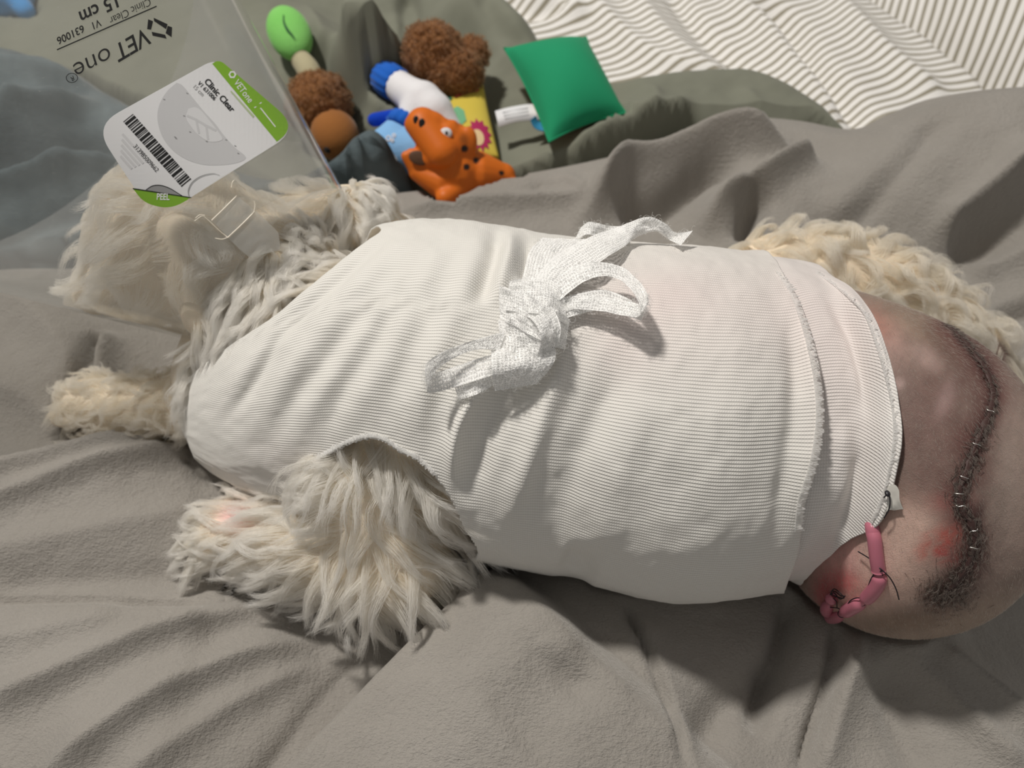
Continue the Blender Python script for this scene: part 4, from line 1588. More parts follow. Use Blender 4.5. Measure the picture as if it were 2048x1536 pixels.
M_CONE = plastic_mat('clear_plastic')
M_STRAP = plastic_mat('strap_plastic', 0.45, scratch=False, gloss=2.0)
M_SLOT = mat('slot_edge_plastic', (0.85, 0.78, 0.66), 0.4)
M_PRINT = mat('black_print', (0.012, 0.012, 0.012), 0.5)
M_PAPER = mat('sticker_paper', (0.86, 0.86, 0.87), 0.45)
M_GREEN = mat('sticker_green', (0.25, 0.50, 0.035), 0.45)
M_GREYART = mat('sticker_grey', (0.66, 0.66, 0.67), 0.5)
M_GREYART2 = mat('sticker_pale', (0.78, 0.78, 0.79), 0.5)
M_GREYDARK = mat('sticker_mid_grey', (0.34, 0.34, 0.34), 0.5)
M_WHITEPRINT = mat('white_print', (0.9, 0.9, 0.9), 0.5)
M_FAINT = mat('faint_print', (0.72, 0.72, 0.73), 0.5)
M_PALEGREEN = mat('pale_green_print', (0.52, 0.62, 0.36), 0.5)


def flat_mesh(name, pts2, faces, m, parent, off):
    pts2 = np.asarray(pts2, float)
    V = cone_hit(pts2[:, 0], pts2[:, 1], off)
    return mesh(name, V, faces, m, parent=parent, shade=False)


def poly_on(name, outline, m, parent, off, step=9.0, closed_spline=False, n=120):
    """flat shape with a photo outline, cut into small cells so that it follows the curved plastic"""
    pl = np.asarray(outline, float)
    cu = bpy.data.curves.new('tmp', 'CURVE'); cu.dimensions = '2D'; cu.fill_mode = 'BOTH'
    sp = cu.splines.new('POLY'); sp.points.add(len(pl) - 1)
    for p, q in zip(sp.points, pl):
        p.co = (q[0], -q[1], 0, 1)
    sp.use_cyclic_u = True
    return curve_on(name, cu, m, parent, off, lambda V: np.stack([V[:, 0], -V[:, 1]], -1), step)


def curve_on(name, cu, m, parent, off, tf, step=9.0):
    import bmesh
    o = bpy.data.objects.new('tmp', cu); COL.objects.link(o)
    dg = bpy.context.evaluated_depsgraph_get()
    me = bpy.data.meshes.new_from_object(o.evaluated_get(dg))
    bpy.data.objects.remove(o); bpy.data.curves.remove(cu)
    bm = bmesh.new(); bm.from_mesh(me)
    for v in bm.verts:
        q = tf(np.array([[v.co.x, v.co.y]]))[0]
        v.co = (q[0], q[1], 0)
    bpy.data.meshes.remove(me)
    xs = [v.co.x for v in bm.verts]; ys = [v.co.y for v in bm.verts]
    if not xs:
        bm.free(); return None
    for ax, lo, hi in ((0, min(xs), max(xs)), (1, min(ys), max(ys))):
        c = lo + step
        while c < hi:
            co = Vector((0, 0, 0)); co[ax] = c
            no = Vector((0, 0, 0)); no[ax] = 1
            bmesh.ops.bisect_plane(bm, geom=bm.verts[:] + bm.edges[:] + bm.faces[:], plane_co=co, plane_no=no)
            c += step
    bm.verts.index_update()
    V = np.array([(v.co.x, v.co.y) for v in bm.verts])
    F = [tuple(v.index for v in f.verts) for f in bm.faces]
    bm.free()
    return flat_mesh(name, V, F, m, parent, off)


def text_on(name, body, origin, direction, size, m, parent, off, shear=0.0, bold=0.0, sx=1.0, up=None, space=1.0):
    """lettering printed on the plastic: origin and reading direction in photo pixels"""
    d = np.asarray(direction, float); d /= np.linalg.norm(d)
    u = np.array([d[1], -d[0]]) if up is None else np.asarray(up, float) / np.linalg.norm(up)
    cu = bpy.data.curves.new('tmp', 'FONT')
    cu.body = body
    cu.size = 1.0
    cu.offset = bold
    cu.shear = shear
    cu.space_character = space
    cu.resolution_u = 5
    org = np.asarray(origin, float)
    return curve_on(name, cu, m, parent, off, lambda V: org + V[:, :1] * d * size * sx + V[:, 1:] * u * size, 7.0)


def rounded(corners, radii, n=8):
    out = []
    c = np.asarray(corners, float)
    m = len(c)
    for i in range(m):
        p, a, b = c[i], c[i - 1], c[(i + 1) % m]
        r = radii[i]
        if r <= 0:
            out.append(p); continue
        s = p + (a - p) / np.linalg.norm(a - p) * r
        e = p + (b - p) / np.linalg.norm(b - p) * r
        for t in np.linspace(0, 1, n):
            out.append((1 - t) ** 2 * s + 2 * t * (1 - t) * p + t * t * e)
    return np.array(out)


def build_cone():
    root = thing('recovery_cone', cone_pt(np.array(CONE_S0), np.array(0.0)), 'clear plastic recovery cone around the dog head with a white and green sticker', 'pet cone')
    nph, ns = 160, 14
    ph = np.linspace(0, 2 * math.pi, nph, endpoint=False)
    s = np.linspace(CONE_S0, CONE_S1, ns)
    S, PH = np.meshgrid(s, ph, indexing='ij')
    mesh('cone_wall', cone_pt(S, PH, np.zeros(S.shape)).reshape(-1, 3), grid_faces(ns, nph, True)[:, ::-1].copy(), M_CONE, parent=root)
    # the overlapping flap of the rolled sheet
    flap = [(566, 282), (500, 322), (440, 355), (380, 396), (362, 428), (420, 462), (480, 436), (560, 396), (632, 352), (600, 285)]
    poly_on('overlap_flap', flap, M_FLAP, root, 0.0006, 16)
    # closing strap with its slots
    strap = rounded([(424, 441), (473, 393), (512, 424), (556, 466), (560, 500), (500, 515), (478, 497)], [4] * 7, 4)
    st = poly_on('strap', strap, M_STRAP, root, 0.0016, 8)
    for line in ([(424, 441), (448, 418), (473, 393)], [(456, 475), (484, 449), (507, 426)]):
        q = spline(line, 12)
        v, f = tube(cone_hit(q[:, 0], q[:, 1], 0.0020), 0.00042, 8)
        mesh('slot', v, f, M_SLOT, parent=st)
    for line in ([(430, 476), (445, 478), (457, 474)], [(507, 426), (509, 412), (507, 402)], [(462, 376), (464, 366), (468, 362)], [(390, 442), (404, 432), (412, 436), (424, 447), (440, 462), (456, 475)], [(392, 436), (400, 430), (410, 431)]):
        q = spline(line, 14)
        v, f = tube(cone_hit(q[:, 0], q[:, 1], 0.0016), 0.00028, 6)
        mesh('slot', v, f, M_SLOT, parent=st)
    # ---- black print, upside down from here
    pr = root
    DIR = np.array([-0.895, 0.445])
    UP = np.array([0.30, 0.955])
    big = dict(m=M_PRINT, parent=pr, off=0.00025)
    text_on('printed_lettering', 'VET', (292, 54), (-0.86, 0.51), 50, up=UP, bold=0.010, sx=0.92, space=0.95, **big)
    text_on('printed_lettering', 'one', (218, 92), (-0.89, 0.455), 53, up=UP, bold=-0.006, sx=1.04, **big)
    q = np.array([(313, 13), (114, 100)], float); nn = np.array([0.4, 0.9]) * 1.3
    poly_on('printed_lettering', [q[0] - nn, q[1] - nn, q[1] + nn, q[0] + nn], M_PRINT, pr, 0.00025, 20)
    text_on('printed_lettering', 'Clinic Clear', (299, -4), DIR, 22, up=UP, sx=0.86, **big)
    text_on('printed_lettering', 'V1', (199, 38), DIR, 21, up=UP, sx=0.9, bold=0.012, **big)
    text_on('printed_lettering', '631006', (166, 50), DIR, 21, up=UP, sx=0.95, bold=0.018, **big)
    text_on('printed_lettering', '15 cm', (236, -14), DIR, 38, up=UP, sx=0.95, bold=0.020, **big)
    text_on('printed_lettering', 'R', (147, 151), (-0.8, 0.6), 13, up=UP, bold=0.01, **big)
    ring = [(144 + 12 * math.cos(a), 156 + 10 * math.sin(a)) for a in np.linspace(0, 2 * math.pi, 33)]
    ri = [(144 + 10.6 * math.cos(a), 156 + 8.6 * math.sin(a)) for a in np.linspace(0, 2 * math.pi, 33)]
    V = np.array(ring + ri); F = [(i, i + 1, 33 + i + 1, 33 + i) for i in range(32)]
    flat_mesh('printed_lettering', V, F, M_PRINT, pr, 0.00025)
    for k, blk in enumerate(([(307, 36), (335, 49), (332, 59), (308, 43)], [(335, 52), (344, 55), (343, 75), (331, 67)], [(303, 64), (330, 70), (333, 78), (305, 72)], [(296, 39), (306, 43), (302, 60), (294, 59)])):
        poly_on('emblem', blk, M_PRINT, pr, 0.00025, 30)
    # ---- sticker
    out = rounded([(188, 252), (434, 116), (600, 258), (380, 396), (340, 420), (288, 405)], [56, 30, 60, 3, 30, 18], 10)
    stk = poly_on('sticker', out, M_PAPER, root, 0.00030, 9)
    green = np.vstack([rounded([(424, 128), (434, 116), (600, 258), (553, 284)], [0, 20, 60, 0], 10)])
    poly_on('sticker_corner', green, M_GREEN, stk, 0.00036, 9)
    d1 = np.array([0.70, 0.714])
    text_on('lettering', 'VETone', (466, 166), (0.60, 0.80), 19, M_WHITEPRINT, stk, 0.00042, bold=0.005, sx=0.85)
    hexo = [(464 + 8 * math.cos(a), 150 + 8 * math.sin(a)) for a in np.arange(6) * math.pi / 3]
    hexi = [(464 + 4.5 * math.cos(a), 150 + 4.5 * math.sin(a)) for a in np.arange(6) * math.pi / 3]
    V = np.array(hexo + hexi); F = [(i, (i + 1) % 6, 6 + (i + 1) % 6, 6 + i) for i in range(6)]
    flat_mesh('emblem', V, F, M_WHITEPRINT, stk, 0.00042)
    poly_on('lettering', [(521, 205), (523, 206), (509, 217), (507, 216)], M_WHITEPRINT, stk, 0.00042, 20)
    poly_on('lettering', [(519, 217), (521, 216), (551, 254), (549, 255)], M_WHITEPRINT, stk, 0.00042, 20)
    text_on('lettering', 'Clinic Clear', (407, 164), (0.665, 0.747), 17.5, M_PRINT, stk, 0.00042, bold=0.022, sx=0.98)
    text_on('lettering', 'V1 631006', (394, 168), (0.70, 0.714), 11.5, M_PRINT, stk, 0.00042, bold=0.012, sx=0.95)
    text_on('lettering', '15 cm', (384, 174), (0.70, 0.714), 12, M_GREYDARK, stk, 0.00042, sx=0.95)
    poly_on('lettering', [(460, 184), (462, 182), (508, 233), (505, 236)], M_PALEGREEN, stk, 0.00042, 20)
    # picture of a half cone
    arc = [(353, 166), (335, 182), (322, 202), (315, 226), (317, 252), (328, 280), (348, 303), (375, 320), (410, 330), (450, 330), (480, 324), (491, 314), (470, 296), (448, 272), (430, 248), (408, 224), (385, 196), (365, 172)]
    poly_on('picture', spline(arc + [arc[0]], 80)[:-1], M_GREYART, stk, 0.00036, 10)
    arc2 = [(376, 218), (390, 215), (404, 224), (422, 246), (436, 264), (444, 280), (420, 284), (398, 272), (382, 254), (372, 236)]
    poly_on('picture', spline(arc2 + [arc2[0]], 50)[:-1], M_GREYART2, stk, 0.00042, 10)
    for a, b in (((374, 232), (392, 240)), ((392, 240), (398, 268)), ((392, 240), (412, 252)), ((412, 252), (416, 280)), ((412, 252), (432, 262))):
        a = np.array(a, float); b = np.array(b, float); t = (b - a) / np.linalg.norm(b - a); nn2 = np.array([-t[1], t[0]]) * 2.2
        poly_on('picture', [a - nn2, b - nn2, b + nn2, a + nn2], M_GREYART, stk, 0.00046, 20)
    for x, y in ((374, 187), (328, 199), (368, 232), (380, 264), (413, 283), (452, 280), (470, 292), (476, 307), (350, 274), (352, 277)):
        poly_on('picture', [(x - 2, y - 1), (x + 2, y), (x + 2, y + 1.5), (x - 2, y + .5)], M_GREYDARK, stk, 0.00046, 20)
    # barcode
    rng = random.Random(313985009662)
    a0, a1 = np.array([266.0, 228.0]), np.array([386.0, 362.0])
    dn = (a1 - a0) / np.linalg.norm(a1 - a0); tall = np.array([-0.78, 0.63]) * 25
    L = np.linalg.norm(a1 - a0); t = 0.0
    while t < L - 2:
        w = rng.choice([1.4, 1.4, 2.4, 3.6, 6.0]); g = rng.choice([1.6, 1.6, 2.6, 3.4])
        p, q_ = a0 + dn * t, a0 + dn * min(t + w, L)
        poly_on('barcode_bar', [p, q_, q_ + tall, p + tall], M_PRINT, stk, 0.00042, 40)
        t += w + g
    text_on('lettering', '313985009662', (266, 293), (0.665, 0.747), 12.5, M_PRINT, stk, 0.00042, sx=0.93)
    for k in range(4):
        text_on('lettering', ('l' * 22) if False else 'oooooo ooooo ooo'[: 16 - k * 2], (246 - k * 2, 268 + k * 13), (0.665, 0.747), 9.5, M_FAINT, stk, 0.00038, sx=1.1) if False else None
    for k in range(5):
        p = np.array([245.0 - k * 1, 268.0 + k * 11]); e = p + np.array([0.665, 0.747]) * (74 - k * 10)
        nn3 = np.array([-0.747, 0.665]) * 2.4
        poly_on('lettering', [p - nn3, e - nn3, e + nn3, p + nn3], M_FAINT, stk, 0.00038, 20)
    # peel corner
    pc = np.vstack([[(266, 377), (383, 396)], rounded([(378, 398), (340, 420), (288, 405), (266, 377)], [3, 30, 18, 0], 8)])
    poly_on('peel_corner', pc, M_GREEN, stk, 0.00038, 9)
    curl = spline([(292, 379), (305, 371), (322, 370), (340, 376), (355, 385), (366, 392)], 20)
    poly_on('peel_corner', np.vstack([curl, [(366, 392), (292, 380)]]), M_GREYDARK, stk, 0.00042, 12)
    curl2 = np.vstack([curl + np.array([0, 1.6]), curl[::-1]])
    poly_on('peel_corner', curl2, M_PRINT, stk, 0.00048, 20)
    poly_on('peel_corner', [(266, 376), (383, 394.5), (383, 396.2), (266, 378)], M_PRINT, stk, 0.00048, 20)
    ring = spline([(377, 392), (376, 380), (384, 364), (402, 352), (424, 347), (438, 350)], 24)
    poly_on('peel_corner', np.vstack([ring, ring[::-1] + np.array([1.6, 1.2])]), M_GREYDARK, stk, 0.00048, 20)
    text_on('lettering', 'PEEL', (313, 399), (0.98, 0.03), 18, M_WHITEPRINT, stk, 0.00048, bold=0.022, sx=0.72, up=(0.05, -1))
    return root


M_FLAP = plastic_mat('flap_plastic', 0.16, scratch=False, gloss=0.6)
CONE = build_cone()
# ================================================================== dog toys behind the blanket
def fuzzy(name, c1, c2, scale=500):
    return plush_mat(name, c1, c2, scale, 1.0, 0.2, 0.002, 60)


M_BROWN = fuzzy('brown_fleece', (0.20, 0.085, 0.030), (0.33, 0.155, 0.065))
M_BROWNFUZZ = hair_mat('brown_fuzz', (0.16, 0.06, 0.02), (0.42, 0.20, 0.085))
M_TAN = plush_mat('tan_plush', (0.27, 0.105, 0.030), (0.33, 0.135, 0.04), 800, 0.4, 0.2)
M_BEIGE = plush_mat('beige_plush', (0.42, 0.38, 0.24), (0.5, 0.45, 0.30), 800, 0.4, 0.2)
M_LEAF = plush_mat('light_green_plush', (0.20, 0.58, 0.12), (0.30, 0.68, 0.2), 800, 0.5, 0.3)
M_DKGREEN = mat('dark_green_thread', (0.01, 0.08, 0.03), 0.7)
M_EMERALD = plush_mat('emerald_satin', (0.018, 0.27, 0.125), (0.025, 0.31, 0.15), 1500, 0.15, 0.1, 0.0003)
M_WHITEPL = plush_mat('white_plush', (0.78, 0.77, 0.80), (0.84, 0.83, 0.85), 800, 0.3, 0.2)
M_BLUE = plush_mat('royal_blue_plush', (0.015, 0.11, 0.52), (0.025, 0.15, 0.60), 700, 0.4, 0.2)
M_DKBLUE = plush_mat('cobalt_plush', (0.006, 0.045, 0.45), (0.01, 0.06, 0.5), 700, 0.4, 0.2)
M_SKY = plush_mat('sky_blue_plush', (0.22, 0.46, 0.78), (0.28, 0.52, 0.83), 700, 0.4, 0.2)
M_YELLOW = plush_mat('yellow_print_cloth', (0.62, 0.48, 0.065), (0.68, 0.54, 0.10), 1200, 0.2, 0.1)
M_MAGENTA = mat('magenta_print', (0.42, 0.015, 0.10), 0.8)
M_RED = mat('red_print', (0.55, 0.02, 0.06), 0.8)
M_TEAL = mat('teal_print', (0.16, 0.42, 0.23), 0.8)
M_DKTEAL = mat('dark_green_print', (0.012, 0.11, 0.06), 0.8)
M_CREAM = mat('cream_print', (0.75, 0.55, 0.30), 0.8)
M_TAG = mat('white_satin_tag', (0.80, 0.80, 0.82), 0.5)
M_TAGINK = mat('grey_tag_ink', (0.45, 0.45, 0.48), 0.6)
M_BLACK = mat('black_eye', (0.01, 0.008, 0.008), 0.3)


def pile(parent, v, f, count, length, m):
    """short curly pile standing on a plush shape"""
    rng = np.random.default_rng(count)
    q = np.array([list(a[:4]) if len(a) >= 4 else list(a[:3]) + [a[2]] for a in f])
    ar = np.linalg.norm(np.cross(v[q[:, 2]] - v[q[:, 0]], v[q[:, 3]] - v[q[:, 1]]), axis=1)
    i = rng.choice(len(q), count, p=ar / ar.sum())
    a, b = rng.random((2, count, 1))
    p = (v[q[i, 0]] * (1 - a) + v[q[i, 1]] * a) * (1 - b) + (v[q[i, 3]] * (1 - a) + v[q[i, 2]] * a) * b
    n = np.cross(v[q[i, 1]] - v[q[i, 0]], v[q[i, 2]] - v[q[i, 0]]); n /= np.linalg.norm(n, axis=1)[:, None] + 1e-12
    c = v.mean(0)
    n *= np.sign(((p - c) * n).sum(1))[:, None]
    path = grow(p, n, rng.normal(0, 1, (count, 3)), np.full(count, length), 6, count // 5, .5, .35, 1.0, 1.0, 0, .12, rng, .5)
    return hair_object('fleece', parent, path, taper(6, .00022), m)


def ringed(c, axis, r0, r1, h, seg=40, ribs=0, depth=0.0):
    """ribbed cuff: a short tube with lengthwise ribs and closed ends"""
    fr = frame(axis)
    prof = [(0.0, 0.35), (0.0, 0.85), (0.1, 0.98), (0.5, 1.03), (0.9, 0.98), (1.0, 0.85), (1.0, 0.35)]
    V = []
    for t, k in prof:
        r = (r0 + (r1 - r0) * t) * k
        a = np.linspace(0, 2 * np.pi, seg, endpoint=False)
        rr = r * (1 + depth * np.sin(a * ribs))
        V.append(c + fr[:, 2] * h * (t - .5) + np.cos(a)[:, None] * fr[:, 0] * rr[:, None] + np.sin(a)[:, None] * fr[:, 1] * rr[:, None])
    n = len(prof)
    F = [tuple(f)[::-1] for f in grid_faces(n, seg, True)] + [tuple(range(seg)), tuple(range((n - 1) * seg, n * seg))[::-1]]
    return np.concatenate(V), F


def cushion(c4, thick, n=26, pinch=0.5, sink=0.06):
    """stuffed flat cushion between four corners (in order); returns top grid, verts, faces"""
    c = np.asarray(c4, float)
    u = np.linspace(0, 1, n)
    U, Vv = np.meshgrid(u, u, indexing='ij')
    # edges drawn inwards between the corners
    e = sink * 4
    su = U + e * (0.5 - U) * (Vv * (1 - Vv)) * 1.0
    sv = Vv + e * (0.5 - Vv) * (U * (1 - U)) * 1.0
    B = (c[0] * ((1 - su) * (1 - sv))[..., None] + c[1] * (su * (1 - sv))[..., None] + c[2] * (su * sv)[..., None] + c[3] * ((1 - su) * sv)[..., None])
    nr = np.cross(c[1] - c[0], c[3] - c[0]); nr /= np.linalg.norm(nr)
    if nr[2] < 0: nr = -nr
    bul = (16 * U * (1 - U) * Vv * (1 - Vv)) ** pinch
    top = B + nr * (bul * thick)[..., None]
    bot = B - nr * (bul * thick * 0.6)[..., None]
    V = np.concatenate([top.reshape(-1, 3), bot.reshape(-1, 3)])
    g = grid_faces(n, n)
    F = [tuple(f) for f in g] + [tuple(f[::-1] + n * n) for f in g]
    # stitch rims
    rim = [(i, 0) for i in range(n)] + [(n - 1, j) for j in range(1, n)] + [(i, n - 1) for i in range(n - 2, -1, -1)] + [(0, j) for j in range(n - 2, 0, -1)]
    idx = [i * n + j for i, j in rim]
    for a, b in zip(idx, idx[1:] + idx[:1]):
        F.append((a, a + n * n, b + n * n, b))
    return top, nr, V, F


def patch(name, top, nr, uvs, m, parent, off=0.0008):
    """flat print following a cushion top: outline in (u, v)"""
    n = top.shape[0]
    pl = np.asarray(uvs, float)
    c = pl.mean(0)
    rings = [c + (pl - c) * k for k in (0.02, 0.35, 0.7, 1.0)]
    P2 = np.concatenate(rings)
    x = np.clip(P2, 0.01, .99) * (n - 1)
    i = x.astype(int); f = x - i
    i = np.minimum(i, n - 2)
    g = lambda a, b: top[i[:, 0] + a, i[:, 1] + b]
    f0, f1 = f[:, :1], f[:, 1:]
    V = (g(0, 0) * (1 - f0) + g(1, 0) * f0) * (1 - f1) + (g(0, 1) * (1 - f0) + g(1, 1) * f0) * f1 + nr * off
    m_ = len(pl)
    F = grid_faces(4, m_, True)
    return mesh(name, V, F, m, parent=parent)


def toy_acorn():
    a, b = P(565, 40, .075), P(672, 285, .030)
    root = thing('acorn_toy', P(650, 250, 0.0), 'brown plush acorn toy with beige stem and bright green leaf beside the cone', 'dog toy')
    cap = P(638, 210, .034); body = P(667, 264, .024)
    ax = body - cap; ax /= np.linalg.norm(ax)
    fr = frame(ax)
    v, f = ellipsoid(cap, (.031, .031, .029), fr, 20, 30); v += 0.0012 * RNG.normal(0, 1, (len(v), 1)) * (v - cap) / .03
    o = mesh('acorn_cap', v, f, M_BROWN, parent=root)
    pile(o, v, f, 4500, .0042, M_BROWNFUZZ)
    v, f = ellipsoid(body + ax * .004, (.0225, .0225, .025), fr, 18, 28)
    mesh('acorn_body', v, f, M_TAN, parent=root)
    for q in ((676, 292), (656, 298)):
        p = P(*q, .022); v, f = ellipsoid(p, (.004, .004, .004)); mesh('eye', v, f, M_BLACK, parent=root)
    s0, s1 = P(628, 172, .044), P(600, 118, .058)
    v, f = tube(spline([s0, (s0 + s1) / 2 + np.array([.002, 0, .002]), s1], 10), np.linspace(.0125, .010, 10), 16)
    mesh('stem', v, f, M_BEIGE, parent=root)
    l0, l1 = P(600, 112, .058), P(558, 22, .080)
    d = l1 - l0; L = np.linalg.norm(d); fr = frame(d, RGT)
    v, f = ellipsoid((l0 + l1) / 2, (.021, .016, L * .55), fr, 20, 28)
    leaf = mesh('leaf', v, f, M_LEAF, parent=root)
    tr = bvh(v, f)
    q = spline([(567, 30), (568, 45), (575, 60), (585, 72), (590, 80)], 16)
    v, f = tube(np.array([on(tr, x, y, .0004) for x, y in q]), np.interp(np.linspace(0, 1, 16), [0, .5, 1], [.0005, .0013, .0005]), 8)
    mesh('leaf_seam', v, f, M_DKGREEN, parent=leaf)


def toy_spray():
    root = thing('spray_bottle_toy', P(800, 300, 0), 'plush spray bottle with white head, blue nozzle and light blue bubbly body', 'dog toy')
    z = .038
    n0, n1 = P(762, 150, z + .010), P(797, 172, z + .010)
    ax = n1 - n0
    v, f = ringed((n0 + n1) / 2, ax, .0150, .0165, np.linalg.norm(ax), 48, 14, .05)
    mesh('nozzle', v, f, M_BLUE, parent=root)
    pts = [P(792, 168, z + .010), P(815, 186, z + .010), P(845, 205, z + .008), P(866, 226, z + .004), P(892, 258, z - .006)]
    parts = [capsule(pts[i], pts[i + 1], r0, r1, 18, 5) for i, (r0, r1) in enumerate(((.0145, .0160), (.0160, .0190), (.0190, .0200), (.0200, .015)))]
    nk = P(822, 246, z - .002)
    parts.append(capsule(pts[2], nk, .0200, .0150, 18, 5))
    v, f = fuse(parts, .0022, 6)
    mesh('spray_head', v, f, M_WHITEPL, parent=root)
    c0, c1 = P(818, 242, z - .002), P(803, 262, z - .006)
    v, f = ringed((c0 + c1) / 2, c1 - c0, .0165, .0185, np.linalg.norm(c1 - c0) * 1.1, 48, 14, .05)
    mesh('bottle_collar', v, f, M_BLUE, parent=root)
    t0, t1 = P(748, 240, z), P(800, 232, z)
    v, f = fuse([capsule(t0, t1, .0065, .0075, 14, 5)], .0018, 4)
    mesh('trigger', v, f, M_DKBLUE, parent=root)
    b0, b1 = P(806, 262, .028), P(778, 300, .022)
    b2 = P(832, 306, .020)
    parts = [capsule(b0, b1, .017, .0215, 20, 6), capsule(b0, b2, .017, .021, 20, 6), capsule(b1, b2, .0215, .021, 20, 6)]
    v, f = fuse(parts, .0022, 8)
    body = mesh('bottle_body', v, f, M_SKY, parent=root)
    tr = bvh(v, f)
    for x, y, r in ((777, 277, 5), (788, 271, 3.5), (761, 306, 4.5), (781, 310, 4), (757, 286, 3), (774, 291, 3), (769, 283, 2.5), (785, 281, 3)):
        a = np.linspace(0, 2 * np.pi, 17)[:-1]
        ring = np.array([on(tr, x + r * .8 * math.cos(q), y + r * math.sin(q), .0004) for q in a] + [on(tr, x + r * .8, y, .0004)])
        v, f = tube(ring, .0006, 6)
        mesh('bubble', v, f, M_WHITEPL, parent=body)


def toy_bear():
    root = thing('bear_toy', P(920, 250, 0), 'brown fleece bear toy lying with yellow flower print body', 'dog toy')
    z = .040
    h = P(868, 112, z + .02); h2 = P(905, 150, z + .008); ear = P(945, 108, z + .012)
    parts = [ellipsoid(h, (.030, .028, .032)), ellipsoid(h2, (.030, .024, .027)), capsule(h2, ear, .020, .0165, 16, 5), capsule(P(872, 150, z), P(905, 178, z - .006), .024, .020, 16, 5), ellipsoid(P(838, 80, z + .024), (.014, .012, .014))]
    v, f = fuse(parts, .0022, 4)
    nr = vnormals(v, f)
    v = v + nr * (0.0014 * fbm(v[:, 0] * 320, v[:, 1] * 320 + v[:, 2] * 200, 2, 3))[:, None]
    o = mesh('head', v, f, M_BROWN, parent=root)
    pile(o, v, f, 9000, .0042, M_BROWNFUZZ)
    c4 = [P(840, 205, .030), P(966, 166, .034), P(1000, 318, .016), P(880, 340, .014)]
    top, n2, v, f = cushion(c4, .014, 28, .45, .02)
    b = mesh('body', v, f, M_YELLOW, parent=root)
    patch('print_patch', top, n2, [(.05, .02), (.97, .02), (.97, .09), (.05, .10)], M_DKTEAL, b)
    patch('print_patch', top, n2, [(.50, .10), (.90, .07), (.90, .17), (.50, .22)], M_RED, b)
    patch('print_patch', top, n2, [(.06, .14), (.42, .12), (.46, .22), (.30, .30), (.06, .32)], M_DKTEAL, b)
    patch('print_patch', top, n2, [(.10, .40), (.50, .36), (.58, .44), (.58, .58), (.40, .66), (.10, .66)], M_TEAL, b)
    fl = [(.74 + (.20 if k % 2 == 0 else .145) * math.cos(k * math.pi / 12), .76 + (.19 if k % 2 == 0 else .14) * math.sin(k * math.pi / 12)) for k in range(24)]
    patch('flower', top, n2, fl, M_MAGENTA, b, .0010)
    patch('flower', top, n2, [(.70 + .10 * math.cos(a), .80 + .09 * math.sin(a)) for a in np.linspace(0, 2 * np.pi, 16, endpoint=False)], M_CREAM, b, .0014)
    for k in range(5):
        x = .12 + k * .055
        patch('lettering', top, n2, [(x, .20), (x + .018, .20), (x + .018, .25), (x, .25)], M_TEAL, b, .0012)


def giraffe_tint(V):
    px, py, _ = proj(V)
    c = np.ones((len(V), 3)) * np.array((0.68, 0.155, 0.012))
    dark = np.array((0.02, 0.012, 0.010))
    for x, y, r in ((929, 297, 7.5), (952, 321, 6.5), (933, 334, 7), (1003, 346, 5.5), (870, 300, 0), (985, 372, 0)):
        if r:
            w = (1 - smooth(r * .8, r * 1.1, np.hypot(px - x, py - y)))[:, None]
            c = c * (1 - w) + dark * w
    w = (0.55 * blob(px, py, 928, 278, 10, 12, 0, 1.5))[:, None]
    c = c * (1 - w) + np.array((0.16, 0.05, 0.012)) * w
    return c


